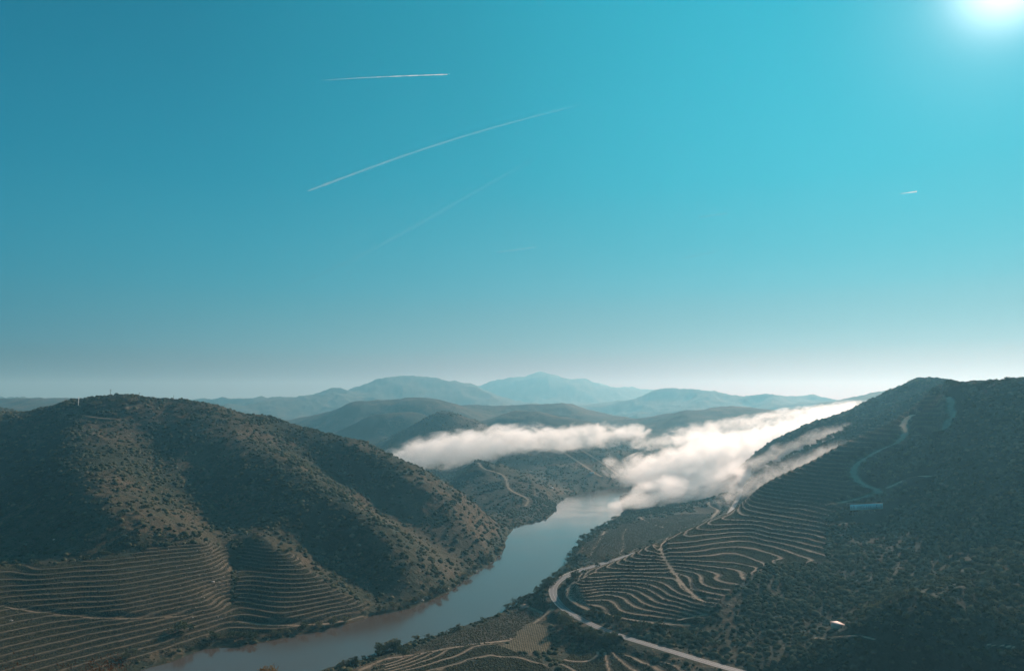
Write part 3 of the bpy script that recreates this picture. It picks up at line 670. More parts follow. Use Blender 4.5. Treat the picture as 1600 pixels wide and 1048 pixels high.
def crown_mesh(n_, seed, tall=1.0, size=.075):
    r = np.random.default_rng(seed); L = 9; C = r.normal(size=(L, 3)) * (.22, .22, .17 * tall) + (0, 0, .52); rad = r.uniform(.18, .32, L)
    w_ = r.integers(0, L, n_); d = r.normal(size=(n_, 3)); d /= np.linalg.norm(d, axis=1)[:, None]
    P = C[w_] + d * (rad[w_] * r.uniform(.4, 1.08, n_))[:, None]; P[:, 2] = np.clip(P[:, 2], .08, 1.1)
    u = r.normal(size=(n_, 3)); u /= np.linalg.norm(u, axis=1)[:, None]; v = np.cross(u, r.normal(size=(n_, 3))); v /= np.linalg.norm(v, axis=1)[:, None]
    s = size * r.uniform(.6, 1.4, n_)[:, None]
    return np.stack([P - u * s, P - v * s * .6, P + u * s, P + v * s * .6], 1).reshape(-1, 3), np.arange(n_ * 4).reshape(-1, 4)
TREES = {}
def make_tree(kind, i):
    root = empty('tree', (0, 0, 0)); V, Fq = trunk_mesh(1, .035, i); mesh_obj('trunk', V, Fq, M_BARK, root)
    V, Fq = crown_mesh(420, 50 + i, size=.07); mesh_obj('crown', V, Fq, kind, root); return root
def tree_at(p, h, label, group=None, mat=None, cat='tree', name='tree', wide=1.0):
    if p[2] < .3: return None
    mat = mat or M_LEAF; i = random.randrange(3); key = (mat.name, i)
    if key not in TREES: root = make_tree(mat, i); TREES[key] = root
    else:
        src = TREES[key]; root = src.copy(); COL.objects.link(root)
        for ch in src.children: c_ = ch.copy(); COL.objects.link(c_); c_.parent = root
    h *= 1.6; root.location = p; root.scale = (h * wide, h * wide, h); root.rotation_euler.z = random.uniform(0, 6.28)
    tag(root, label, cat, group); return root
def tree_px(px, py, h, label, group=None, **k): return tree_at(hitpt(px, py), h, label, group, **k)
# singled out trees
tree_px(899, 904, 6.5, 'round dark tree standing alone between the asphalt road and the lowest vineyard track', wide=1.1)
tree_px(932, 886, 5.0, 'small dark tree at the far end of the visible road bend', wide=.9)
tree_px(884, 978, 8.5, 'olive green rounded tree just below the road, upper of a pair', mat=M_PALE, wide=1.2)
tree_px(892, 988, 7.0, 'pale round tree just below the road, lower of a pair', mat=M_PALE, wide=1.2)
tree_px(630, 1026, 7.5, 'dark conical tree at the junction of dirt tracks near the bottom edge', wide=.8)
tree_px(621, 1014, 7.0, 'round bushy tree on the river bank beside the dirt track junction')
tree_px(280, 990, 9.0, 'large dark tree standing alone on the burnt lit slope above the left bank', wide=1.3)
tree_px(1018, 850, 5.5, 'round tree on the vineyard crest above the flat riverside fields', wide=1.2)
tree_px(950, 874, 5.5, 'wide pale tree behind the first vineyard terraces', mat=M_PALE, wide=1.6)
tree_px(202, 1028, 7.0, 'yellowish tree at the foot of the left terraces beside the water', mat=M_PALE, wide=1.1)
# rows of trees
def tree_row(pts, n_, h0, h1, label, group, jit=1.5, mat=None, wide=1.2, dmax=3600, dmin=300):
    P = np.array(pts, float); s = np.concatenate([[0], np.cumsum(np.hypot(*np.diff(P, axis=0).T))])
    for k in range(n_):
        q_ = (k + random.uniform(-.35, .35)) / max(1, n_ - 1) * s[-1]
        px, py = np.interp(q_, s, P[:, 0]) + random.uniform(-jit, jit), np.interp(q_, s, P[:, 1]) + random.uniform(-jit, jit) * .6
        P3 = hitpt(px, py, dmax, dmin)
        for o_ in (3, -3, 6, -6, 10, -10, 14, -14):
            if P3[2] > .6: break
            P3 = hitpt(px + abs(o_) * .4 * (1 if o_ > 0 else -1), py + o_, dmax, dmin)
        tree_at(P3, random.uniform(h0, h1), label, group, mat=(mat or random.choice([M_LEAF, M_LEAF, M_PALE])), wide=wide * random.uniform(.85, 1.2))
tree_row([(856, 918), (878, 900), (889, 884), (895, 866), (906, 849), (925, 834), (945, 822), (962, 814)], 26, 5, 9, 'tree on the wooded right bank between water and riverside fields', 'trees lining the right river bank')
tree_row([(790, 952), (812, 940), (832, 928), (850, 920), (858, 915)], 9, 4, 8, 'tree on the bank between the river and the inside of the road bend', 'trees between river and road bend')
tree_row([(590, 1025), (600, 1019), (610, 1016), (616, 1014)], 6, 4, 7, 'dark bushy tree in the clump on the bank at the bottom of the picture', 'clump of trees on the near bank')
tree_row([(530, 1038), (550, 1034), (570, 1028)], 3, 3, 6, 'small tree at the water edge near the bottom of the picture', 'small trees at the near water edge')
tree_row([(668, 996), (678, 993), (760, 968), (645, 1004)], 3, 3, 4.5, 'low bushy tree on the bare field edge above the water', 'low trees on the field edge')
tree_row([(590, 955), (640, 944), (700, 922), (745, 890), (780, 862)], 16, 4, 7, 'tree at the foot of the left hillside close to the water', 'trees along the left shore')
tree_row([(332, 1002), (345, 996), (400, 1000), (470, 984), (540, 975)], 10, 4, 7, 'tree along the shore below the triangular vineyard', 'trees below the triangular vineyard')
tree_row([(1190, 738), (1215, 727), (1250, 709), (1300, 684), (1337, 664), (1385, 639)], 30, 5, 9, 'tree on the wooded spur crest just behind the upper vineyard', 'trees along the spur behind the vineyard', jit=1, dmax=1760, dmin=1430)
tree_row([(1240, 680), (1270, 666), (1325, 651), (1360, 631), (1400, 611), (1430, 598)], 26, 5, 9, 'tree along the dark skyline ridge rising out of the fog', 'trees along the ridge above the fog', jit=.6, dmax=2000, dmin=1690)
tree_row([(200, 624), (206, 624), (212, 625), (222, 627), (228, 628), (236, 629), (95, 636), (105, 633)], 9, 6, 9, 'small dark tree on the top of the left hill', 'trees on the left hilltop', jit=1, dmax=1800)
tree_row([(1440, 598), (1470, 599), (1500, 606), (1550, 602), (1590, 599)], 14, 4, 8, 'small tree on the crest of the right hill against the sky', 'trees on the right hill crest', jit=1, dmax=1900)
tree_row([(920, 960), (960, 975), (1000, 985), (1050, 990), (1080, 1000), (1120, 1010)], 14, 4, 7, 'shaded tree between the road and the lowest terrace wall', 'trees above the road', jit=6)
tree_row([(880, 975), (900, 985), (930, 998), (960, 1008), (900, 1000)], 9, 4, 7, 'dark tree on the slope just below the road', 'trees below the road', jit=5, mat=M_LEAF)
# near plants at the foot of the picture
def near_shrub(px, py, dist, r, mat, label, n_=2600, size=.05, flat=1.0):
    t, s = ray(px, py); V, Fq = leaf_cloud(n_, 14, size, int(px), flat); y = dist; x = t * y; z = height(x, y); V[:, 2] /= np.percentile(V[:, 2], 99)
    top = CAMZ + s * y; h = top - z
    root = empty('foreground_shrub', (x, y, z)); cr = V * (r, r, 1); cr[:, 2] = h - (1 - V[:, 2]) * r * 2.2
    mesh_obj('crown', cr, Fq, mat, root); V2, Fq = trunk_mesh(1, .012, 5); mesh_obj('trunk', np.array(V2) * (r * 1.5, r * 1.5, h * .97), Fq, M_BARK, root)
    tag(root, label, 'shrub'); return root
near_shrub(419, 1041, 14, .21, M_AUT, 'golden autumn shrub top in front of the brown water at the bottom edge', size=.045)
near_shrub(150, 1034, 12, .46, M_RED, 'reddish brown leafless shrub top at the bottom left edge', 3500, .022)
near_shrub(20, 1040, 11, .5, M_RED, 'thin reddish grass tuft at the very bottom left corner', 3500, .018)
near_shrub(85, 1043, 11.5, .5, M_RED, 'low reddish dry stems at the bottom edge between corner tuft and brown shrub', 3500, .018)

# ------------------------------------------------------------------ rocks
M_ROCK = simple('pale_rock', (.38, .33, .29), .9, .3, 1.2); M_WHITE = simple('whitewash', (.72, .68, .64), .8, .08)
rk = []
for i in range(4):
    r_ = np.random.default_rng(i + 5); k = r_.normal(size=(9, 3)); k /= np.linalg.norm(k, axis=1)[:, None]; V = IV.copy()
    for q_ in k: 
        d_ = V @ q_; V -= np.maximum(d_ - .72, 0)[:, None] * q_
    V[:, 2] *= .7; rk.append(V)
RKO = [mesh_obj('boulder', V, IF, M_ROCK) for V in rk]; rused = set()
def rock(px, py, s, label, group=None, mat=None):
    i = random.randrange(4)
    if i in rused: o = RKO[i].copy(); COL.objects.link(o)
    else: o = RKO[i]; rused.add(i)
    p = hitpt(px, py); o.location = (p[0], p[1], p[2] + s * .2); o.scale = (s * random.uniform(.8, 1.5), s, s); o.rotation_euler.z = random.uniform(0, 6.28); tag(o, label, 'boulder', group)
for px, py in [(674, 933), (668, 935), (660, 939), (727, 905), (731, 903), (718, 911), (690, 926), (637, 949), (745, 893), (700, 921), (675, 931), (648, 943), (770, 877), (710, 916)]:
    rock(px, py - 1.5, random.uniform(.9, 1.9), 'pale boulder at the waterline under the left hillside', 'pale boulders along the left shore')
for k in range(46):
    px = random.gauss(325, 28); py = random.gauss(900, 34)
    if 240 < px < 358 and 850 < py < 1005: rock(px, py, random.uniform(.4, .9), 'pale boulder on the bare lit slope above the left vineyard', 'pale boulders on the bare lit slope')
rock(333, 909, 2.0, 'large whitish boulder on the bare lit slope, brightest of the scattered stones')
rock(17, 970, 1.5, 'whitish boulder standing on the dark terraces at the far left edge')
rock(84, 844, 1.8, 'tan boulder on the dark upper slope at the left')
for i in range(4):
    if i not in rused: bpy.data.objects.remove(RKO[i])

# ------------------------------------------------------------------ buildings
M_TILE = simple('roof_tiles', (.42, .24, .17), .85, .25, 1.5); M_PROOF = simple('pale_roof', (.62, .43, .38), .8, .08, 1.5); M_DARK = simple('dark_opening', (.03, .03, .03), .6); M_STONE = simple('stone_wall', (.36, .28, .22), .95, .3, .8)
def cub(x0, y0, z0, x1, y1, z1): return [(x0, y0, z0), (x1, y0, z0), (x1, y1, z0), (x0, y1, z0), (x0, y0, z1), (x1, y0, z1), (x1, y1, z1), (x0, y1, z1)], [[0, 3, 2, 1], [4, 5, 6, 7], [0, 1, 5, 4], [1, 2, 6, 5], [2, 3, 7, 6], [3, 0, 4, 7]]
def house(px, py, w_, l_, h_, rz, label, wall=M_WHITE, roof=M_TILE, name='house', group=None, rise=None):
    p = hitpt(px, py); root = empty(name, p, rz); V, Fq = cub(-w_ / 2, -l_ / 2, -2, w_ / 2, l_ / 2, h_); mesh_obj('wall', V, Fq, wall, root)
    r_ = rise or w_ * .22; e = .35
    V = [(-w_ / 2 - e, -l_ / 2 - e, h_ + .01), (0, -l_ / 2 - e, h_ + r_), (w_ / 2 + e, -l_ / 2 - e, h_ + .01), (-w_ / 2 - e, l_ / 2 + e, h_ + .01), (0, l_ / 2 + e, h_ + r_), (w_ / 2 + e, l_ / 2 + e, h_ + .01)]
    mesh_obj('roof', V + [(v[0], v[1], v[2] + .18) for v in V], None or [[0, 1, 4, 3], [1, 2, 5, 4], [6, 9, 10, 7], [7, 10, 11, 8], [0, 6, 7, 1], [1, 7, 8, 2], [3, 4, 10, 9], [4, 5, 11, 10], [0, 3, 9, 6], [2, 8, 11, 5]], roof, root)
    V, Fq = cub(-.5, -l_ / 2 - .06, 0, .5, -l_ / 2 + .02, 2.1); mesh_obj('door', V, Fq, M_DARK, root)
    for sx_ in (-w_ * .3, w_ * .3): V, Fq = cub(sx_ - .45, -l_ / 2 - .06, 1.1, sx_ + .45, -l_ / 2 + .02, 2.0); mesh_obj('window', V, Fq, M_DARK, root)
    tag(root, label, 'house', group); return root
# the hut on the shaded slope: its single pitch faces the low sun
p = hitpt(1309, 983); root = empty('hut', (p[0], p[1], p[2] + 2.6), .18)
V, Fq = cub(-3.6, -5.4, -6, 3.6, 5.4, 2.3); mesh_obj('wall', V, Fq, M_STONE, root)
V = [(-3.9, -2.9, 2.05), (3.9, -2.9, 2.05), (3.9, 2.9, 3.4), (-3.9, 2.9, 3.4)]; V = [(x, y, z + .0) for x, y, z in [(-3.4, -5.8, 2.4), (4.6, -5.8, 2.4), (4.0, 5.8, 2.6), (-4.0, 5.8, 2.6)]]
V = V + [(x, y, z + .16) for x, y, z in V]; mesh_obj('roof', V, [[0, 3, 2, 1], [4, 5, 6, 7], [0, 1, 5, 4], [1, 2, 6, 5], [2, 3, 7, 6], [3, 0, 4, 7]], M_PROOF, root)
V, Fq = cub(-.5, -5.46, -2.4, .5, -5.38, 0); mesh_obj('door', V, Fq, M_DARK, root)
tag(root, 'tiny hut with pale pink roof alone on the dark scrubby slope', 'hut')
house(925, 740, 14, 9, 5, .3, 'pale farmhouse on the far bank slope, left of the small fog puff')
house(829, 738, 9, 6, 4, .2, 'small white house highest on the promontory beyond the left hill')
house(850, 749, 9, 6, 4, .1, 'small white house midway down the promontory slope')
house(862, 762, 8, 5, 3.5, .4, 'small white house lowest on the promontory, near the water')
house(1105, 640, 22, 14, 8, .2, 'distant white house on the hazy far slope above the right fog') if False else None
# ruin beside the road bend
p = hitpt(820, 949); root = empty('ruin', p, .5)
for (x0, y0, x1, y1, h_) in ((-5, -3, 5, -2.5, 2.6), (-5, 2.5, 5, 3, 3.4), (-5, -2.49, -4.5, 2.49, 3.0), (4.5, -2.49, 5, 2.49, 1.8)):
    V, Fq = cub(x0, y0, -1.5, x1, y1, h_); V = [(x, y, z + (random.uniform(-.5, .3) if z > 0 else 0)) for x, y, z in V]; mesh_obj('wall', V, Fq, M_STONE, root)
tag(root, 'roofless tan stone ruin on the bank inside the road bend', 'ruin')

# ------------------------------------------------------------------ billboard on the vineyard slope
pl = hitpt(1328, 797); pr = hitpt(1380, 795); yb = min(pl[1], pr[1]) - 1
tl, s1 = ray(1328.5, 798); tr_, s2 = ray(1380, 795.5); xl, xr = tl * yb, tr_ * yb; zb = CAMZ + s1 * yb; zb2 = CAMZ + s2 * yb
hgt = (ray(1328, 787.5)[1] - ray(1328, 796.5)[1]) * yb; wid = xr - xl
root = empty('billboard', (xl, yb, zb + .8)); sh = (zb2 - zb) / wid
M_SIGN = simple('pale_blue_panel', (.62, .93, .96), .7, .06, .3); M_LET = simple('sign_letters', (.22, .40, .45), .7, .08, .5)
def shear(V): return [(x, y, z + sh * x) for x, y, z in V]
V, Fq = cub(0, 0, 0, wid, .4, hgt); mesh_obj('panel', shear(V), Fq, M_SIGN, root)
fr_ = []; FF = []
for b in ((-.4, -.1, -.4, wid + .4, .5, -.01), (-.4, -.1, hgt + .01, wid + .4, .5, hgt + .4), (-.4, -.1, 0, -.01, .5, hgt), (wid + .01, -.1, 0, wid + .4, .5, hgt)):
    V, Fq = cub(*b); FF += [[q_ + len(fr_) for q_ in f] for f in Fq]; fr_ += shear(V)
mesh_obj('frame', fr_, FF, M_CONC, root)
xs_ = 1.5; LV, LF = [], []
rr = random.Random(4)
while xs_ < wid - 3:
    wl_ = rr.uniform(1.6, 2.6)
    if rr.random() < .84:
        kind = rr.randrange(4); z0, z1 = hgt * .24, hgt * .76; th = .55
        bars = [(xs_, z0, xs_ + th, z1)]
        if kind in (0, 1): bars.append((xs_ + wl_ - th, z0, xs_ + wl_, z1))
        if kind in (0, 2): bars.append((xs_ + th + .01, z1 - th, xs_ + wl_ - th - .01, z1))
        if kind in (1, 3): bars.append((xs_ + th + .01, (z0 + z1) / 2 - th / 2, xs_ + wl_ - th - .01, (z0 + z1) / 2 + th / 2))
        if kind in (2, 3): bars.append((xs_ + th + .01, z0, xs_ + wl_ - .01, z0 + th))
        for b in bars: V, Fq = cub(b[0], -.06, b[1], b[2], -.004, b[3]); LF += [[q_ + len(LV) for q_ in f] for f in Fq]; LV += shear(V)
    xs_ += wl_ + .9
mesh_obj('lettering', LV, LF, M_LET, root)
for k in range(6):
    x_ = wid * (k + .5) / 6; V, Fq = cub(x_ - .25, .45, -8, x_ + .25, .9, hgt * .9); mesh_obj('post', shear(V), Fq, M_CONC, root)
tag(root, 'long pale blue billboard standing on the shaded slope below the vineyard track', 'billboard')

# ------------------------------------------------------------------ poles and masts
def pylon(px, ytop, ybase, mat, label, name='power_pole', d=None, arms=1, group=None, wd=.5):
    p = hitpt(px, ybase, 1900) if d is None else (ray(px, ybase)[0] * d, d, height(ray(px, ybase)[0] * d, d))
    t, s = ray(px, ytop); h_ = max(6, CAMZ + s * p[1] - p[2]); root = empty(name, p, random.uniform(-.3, .3))
    V = [(x, y, -1) for x, y in ((-wd, -wd), (wd, -wd), (wd, wd), (-wd, wd))] + [(x * .5, y * .5, h_) for x, y in ((-wd, -wd), (wd, -wd), (wd, wd), (-wd, wd))]
    mesh_obj('mast', V, [[0, 3, 2, 1], [4, 5, 6, 7], [0, 1, 5, 4], [1, 2, 6, 5], [2, 3, 7, 6], [3, 0, 4, 7]], mat, root)
    for k in range(arms):
        V, Fq = cub(-h_ * .13, wd + .02, h_ * (.96 - .12 * k), h_ * .13, wd + .3, h_ * (.96 - .12 * k) + .35); mesh_obj('crossarm', V, Fq, mat, root)
        for q_ in (-.12, 0, .12):
            V, Fq = cub(h_ * q_ - .12, wd + .04, h_ * (.96 - .12 * k) + .36, h_ * q_ + .12, wd + .26, h_ * (.96 - .12 * k) + .8); mesh_obj('insulator', V, Fq, M_WHITE, root)
    tag(root, label, 'power pole', group)
M_POLE = simple('dark_steel', (.12, .12, .12), .7); M_POLEW = simple('bare_concrete_pole', (.6, .58, .55), .8)
pylon(122, 619, 637, M_POLEW, 'whitish concrete power pole on the lit slope just left of the hilltop', arms=1)
pylon(172, 608, 622, M_POLE, 'tallest dark power pole, on the highest point of the left hilltop', arms=2)
pylon(217, 613, 626, M_POLE, 'dark power pole beside small trees right of the left hilltop', arms=1)
pylon(271, 617, 626, M_POLE, 'dark power pole on the flat crest farthest right of the left hilltop', arms=0)
pylon(101, 621, 630, M_POLE, 'faint thin power pole behind the left hilltop, leftmost of the poles', arms=1, d=1750)
pylon(1437, 589, 597, M_POLE, 'thin mast with a crossarm on the summit of the right hill', name='mast', arms=1)

# ------------------------------------------------------------------ contrails and aircraft
def contrail(pts, d, w0, w1, a_, label, tail=0.0):
    """a long round trail of ice cloud; pts in the view, at distance d; widths in metres"""
    P = []
    for px, py in pts: t, s = ray(px, py); v = Vector((t, 1, s)).normalized() * d; P.append(v)
    ctr = sum(P, Vector()) / len(P); P = np.array([tuple(p - ctr) for p in P]); P = smooth_poly(P, 2)
    ss = np.linspace(0, len(P) - 1, 60); P = np.stack([np.interp(ss, np.arange(len(P)), P[:, k]) for k in range(3)], 1)
    n_ = len(P); V, Fq = [], []; K = 10; cov = []
    up = np.array(ctr) / np.linalg.norm(ctr)
    for i in range(n_):
        T = P[min(i + 1, n_ - 1)] - P[max(i - 1, 0)]; T /= np.linalg.norm(T); u = np.cross(T, up); u /= np.linalg.norm(u); q_ = np.cross(T, u); f = i / (n_ - 1)
        w_ = (w0 + (w1 - w0) * f) * (1 + .25 * math.sin(i * 1.7) * math.sin(i * .61)) * (min(1, (f * 14) ** .6 + .12)) * (min(1, ((1 - f) * 8) ** .5 + .1))
        for j in range(K):
            th = 2 * PI * j / K; V.append(P[i] + (u * math.cos(th) + q_ * math.sin(th)) * w_)
    for i in range(n_ - 1):
        for j in range(K): Fq.append([i * K + j, i * K + (j + 1) % K, (i + 1) * K + (j + 1) % K, (i + 1) * K + j])
    m = N('contrail_ice'); g = m.n('ShaderNodeNewGeometry'); tcx = m.n('ShaderNodeTexCoord')
    nz = m.noise(tcx.outputs['Object'], .0035, 4, .6); lw = m.n('ShaderNodeLayerWeight'); lw.inputs['Blend'].default_value = .5
    at = m.n('ShaderNodeAttribute', attribute_name='cover_amount')
    al = m.math('MULTIPLY', at.outputs['Fac'], m.mrange(nz, .25, .7, .35, 1.0)); al = m.math('MULTIPLY', al, m.math('POWER', m.math('SUBTRACT', 1.0, lw.outputs['Facing']), 1.6)); al = m.math('MULTIPLY', al, a_)
    d1 = m.n('ShaderNodeBsdfDiffuse'); d1.inputs[0].default_value = (.9, .9, .9, 1); t1 = m.n('ShaderNodeBsdfTranslucent'); t1.inputs[0].default_value = (.9, .9, .9, 1)
    mx = m.n('ShaderNodeMixShader'); mx.inputs[0].default_value = .5; m.l(d1.outputs[0], mx.inputs[1]); m.l(t1.outputs[0], mx.inputs[2])
    tr = m.n('ShaderNodeBsdfTransparent'); m2 = m.n('ShaderNodeMixShader'); m.l(al, m2.inputs[0]); m.l(tr.outputs[0], m2.inputs[1]); m.l(mx.outputs[0], m2.inputs[2])
    o = mesh_obj('contrail', np.array(V), Fq, m.out(m2.outputs[0]), smooth=True); o.location = ctr + Vector((0, 0, CAMZ))
    dens = np.repeat((np.linspace(0, 1, n_) * (1 - tail) + tail) if tail >= 0 else np.sin(np.linspace(0, PI, n_)) ** .6, K)
    at_ = o.data.attributes.new('cover_amount', 'FLOAT', 'POINT'); at_.data.foreach_set('value', dens.astype(np.float32)); tag(o, label, 'contrail', kind='thing'); return o
contrail([(500, 126), (560, 122), (630, 119), (700, 116.5)], 24000, 10, 24, .8, 'short bright straight contrail high in the upper left sky')
contrail([(915, 162), (870, 173), (820, 186), (740, 208), (640, 240), (560, 269), (480, 299)], 24000, 32, 50, .16, 'longest broad contrail slanting across the middle of the sky', tail=.02)
contrail([(840, 245), (760, 290), (690, 330), (610, 375), (540, 412), (430, 458)], 26000, 80, 60, .022, 'very faint long contrail slanting below the broad one', tail=-1)
contrail([(1405, 303), (1420, 301), (1433, 299.5)], 26000, 18, 30, .9, 'tiny bright contrail in the right part of the sky')
contrail([(1090, 340), (1115, 336), (1138, 333)], 26000, 22, 22, .08, 'short faint contrail right of the middle of the sky', tail=-1)
contrail([(775, 394), (810, 390), (842, 385)], 26000, 22, 22, .09, 'short faint contrail low in the middle of the sky', tail=-1)
contrail([(1060, 405), (1090, 399), (1125, 392)], 26000, 26, 26, .05, 'faintest short contrail, below the short one right of the middle', tail=-1)
M_PL = simple('aircraft_white', (.85, .85, .85), .4, .03)
def aircraft(px, py, d, label):
    t, s = ray(px, py); v = Vector((t, 1, s)).normalized() * d; root = empty('airliner', (v.x, v.y, v.z + CAMZ), PI / 2)
    def tube(st):
        V, Fq = [], []
        for x, r_ in st:
            for j in range(8): th = 2 * PI * j / 8; V.append((x, r_ * math.cos(th), r_ * math.sin(th)))
        for i in range(len(st) - 1):
            for j in range(8): Fq.append([i * 8 + j, i * 8 + (j + 1) % 8, (i + 1) * 8 + (j + 1) % 8, (i + 1) * 8 + j])
        return V, Fq
    V, Fq = tube([(-32, .4), (-20, 2), (10, 3), (26, 3), (31, 1.8), (33, .2)]); mesh_obj('fuselage', V, Fq, M_PL, root)
    for sg in (1, -1):
        V = [(10, 2.6 * sg, -.5), (-2, 2.6 * sg, -.5), (-10, 30 * sg, 1.5), (-6, 30 * sg, 1.5)]; V += [(x, y, z + .6) for x, y, z in V]; mesh_obj('wing', V, [[0, 1, 2, 3], [4, 7, 6, 5], [0, 4, 5, 1], [1, 5, 6, 2], [2, 6, 7, 3], [3, 7, 4, 0]], M_PL, root)
    V = [(-24, -.3, 2), (-30, -.3, 2), (-33, -.3, 10), (-29, -.3, 10)]; V += [(x, .3, z) for x, y, z in V]; mesh_obj('tail_fin', V, [[0, 1, 2, 3], [4, 7, 6, 5], [0, 4, 5, 1], [1, 5, 6, 2], [2, 6, 7, 3], [3, 7, 4, 0]], M_PL, root)
    tag(root, label, 'airliner')
aircraft(878, 473, 20000, 'lone tiny white airliner low in the middle of the sky without a trail')
aircraft(702, 116, 24000, 'airliner at the tip of the short bright contrail, upper left sky')

# ------------------------------------------------------------------ fog banks
def fog(name, blobs, dens, label, vox=10, seed=0, aniso=.45, amt=1.5, grow=1.0, scale=.02):
    """a closed skin round the bank; inside it vapour gathers about the blob centres and is torn by noise"""
    Vs, Fs, E_ = [], [], []; b = 0
    IV3, IF3 = ico(3)
    def pt(px, py, d): t, s = ray(px, py); return np.array([t * d, d, CAMZ + s * d])
    U = pt(*blobs[-1][:3]) - pt(*blobs[0][:3]); U[1] *= .6; U /= np.linalg.norm(U); Wv = np.array([0, 0, 1.0]) - U * U[2]; Wv /= np.linalg.norm(Wv); Vv = np.cross(Wv, U)
    Mx = np.stack([U, Vv, Wv])
    for (px, py, d, rp, dep) in blobs:
        c_ = pt(px, py, d); rz = (rp[1] if isinstance(rp, tuple) else rp) / F * d * 1.3; rx = (rp[0] if isinstance(rp, tuple) else rp * 2.2) / F * d * 1.25
        R_ = np.array([rx, dep, rz]); E_.append((Mx @ c_, R_)); Vs.append((IV3 * R_ * grow) @ Mx + c_); Fs.append(IF3 + b); b += len(IV3)
    o = mesh_obj('tmp', np.concatenate(Vs), np.concatenate(Fs)); md = o.modifiers.new('r', 'REMESH'); md.mode = 'VOXEL'; md.voxel_size = vox
    dg = bpy.context.evaluated_depsgraph_get(); me = bpy.data.meshes.new_from_object(o.evaluated_get(dg)); bpy.data.objects.remove(o)
    me.name = name; fo = bpy.data.objects.new(name, me); COL.objects.link(fo)
    m = N(name + '_vapour'); g = m.n('ShaderNodeNewGeometry'); pos = g.outputs['Position']; acc = None; cx = m.n('ShaderNodeCombineXYZ')
    for i_ in range(3):
        dd = m.n('ShaderNodeVectorMath', operation='DOT_PRODUCT'); m.l(pos, dd.inputs[0]); dd.inputs[1].default_value = tuple(Mx[i_]); m.l(dd.outputs['Value'], cx.inputs[i_])
    pos = cx.outputs[0]
    for c_, R_ in E_:
        sb = m.n('ShaderNodeVectorMath', operation='SUBTRACT'); m.l(pos, sb.inputs[0]); sb.inputs[1].default_value = tuple(c_)
        dv = m.n('ShaderNodeVectorMath', operation='DIVIDE'); m.l(sb.outputs[0], dv.inputs[0]); dv.inputs[1].default_value = tuple(R_)
        dt_ = m.n('ShaderNodeVectorMath', operation='DOT_PRODUCT'); m.l(dv.outputs[0], dt_.inputs[0]); m.l(dv.outputs[0], dt_.inputs[1])
        f = m.math('SUBTRACT', 1.0, dt_.outputs['Value'], clamp=True); acc = f if acc is None else m.math('ADD', acc, f)
    mp = m.n('ShaderNodeMapping'); mp.inputs['Location'].default_value = (seed * 50., 0, 0); mp.inputs['Scale'].default_value = (.8, .9, 1.3); m.l(pos, mp.inputs[0])
    nz = m.noise(mp.outputs[0], scale, 8, .68, .7)
    q_ = m.math('ADD', m.math('MINIMUM', acc, 1.25), m.math('MULTIPLY', m.math('SUBTRACT', nz, .5), 3.4 * amt))
    de = m.math('MULTIPLY', m.mrange(q_, .15, 1.5), dens)
    pv = m.n('ShaderNodeVolumePrincipled'); pv.inputs['Color'].default_value = (1, .995, .99, 1); pv.inputs['Anisotropy'].default_value = aniso; m.l(de, pv.inputs['Density'])
    me.materials.append(m.out(vol=pv.outputs[0])); m.m.cycles.volume_step_rate = .5; tag(fo, label, 'fog bank', kind='stuff'); return fo
fog('fog_bank', [(628, 722, 2450, 11, 70), (650, 712, 2480, 20, 90), (685, 706, 2520, 25, 110), (725, 703, 2550, 27, 120), (770, 692, 2600, 25, 120), (820, 687, 2640, 22, 110), (865, 690, 2680, 19, 100), (905, 683, 2700, 19, 100), (950, 679, 2730, 17, 100), (990, 676, 2760, 12, 80)], .016, 'long white fog bank lying across the valley beyond the left hill')
fog('fog_bank', [(990, 784, 1760, 16, 60), (1030, 776, 1820, 26, 90), (1085, 768, 1860, 28, 90), (1140, 748, 1900, 26, 90), (1015, 735, 2080, 24, 110), (1060, 738, 2040, 34, 140), (1120, 722, 2080, 40, 150), (1100, 695, 2250, 24, 120), (1180, 706, 2200, 38, 150), (1235, 690, 2300, 34, 150), (1280, 670, 2400, 28, 130), (1325, 650, 2500, 20, 120)], .016, 'large bright fog bank pouring down to the river beside the right hill', seed=3)
fog('fog_wisp', [(1160, 732, 1810, (40, 14), 60), (1215, 712, 1770, (45, 15), 60), (1265, 692, 1740, (45, 14), 60), (1300, 676, 1710, (30, 8), 50)], .0055, 'thin fog between the two wooded spurs of the right hill', seed=5, amt=2.1, scale=.026)
fog('fog_wisp', [(1150, 770, 1560, (40, 14), 60), (1195, 748, 1500, (45, 15), 60), (1245, 727, 1450, (45, 14), 60), (1290, 706, 1440, (34, 9), 50)], .0055, 'thin fog wisp drifting just behind the vineyard crest', seed=6, amt=2.3, scale=.028)
fog('fog_wisp', [(957, 731, 2280, (16, 13), 45), (952, 718, 2300, (9, 10), 30), (975, 742, 2250, (18, 12), 40), (1000, 748, 2200, (18, 12), 40)], .010, 'small ragged fog puff hanging over the river bend', seed=7, amt=1.7)
fog('fog_wisp', [(1030, 690, 2500, (50, 9), 80), (1090, 672, 2600, (50, 11), 80), (1160, 660, 2700, (60, 10), 80), (1230, 648, 2850, (70, 9), 100), (1300, 637, 3000, (60, 7), 100)], .009, 'ragged thin fog above the top edge of the right fog bank', seed=8, amt=2.0, scale=.026)

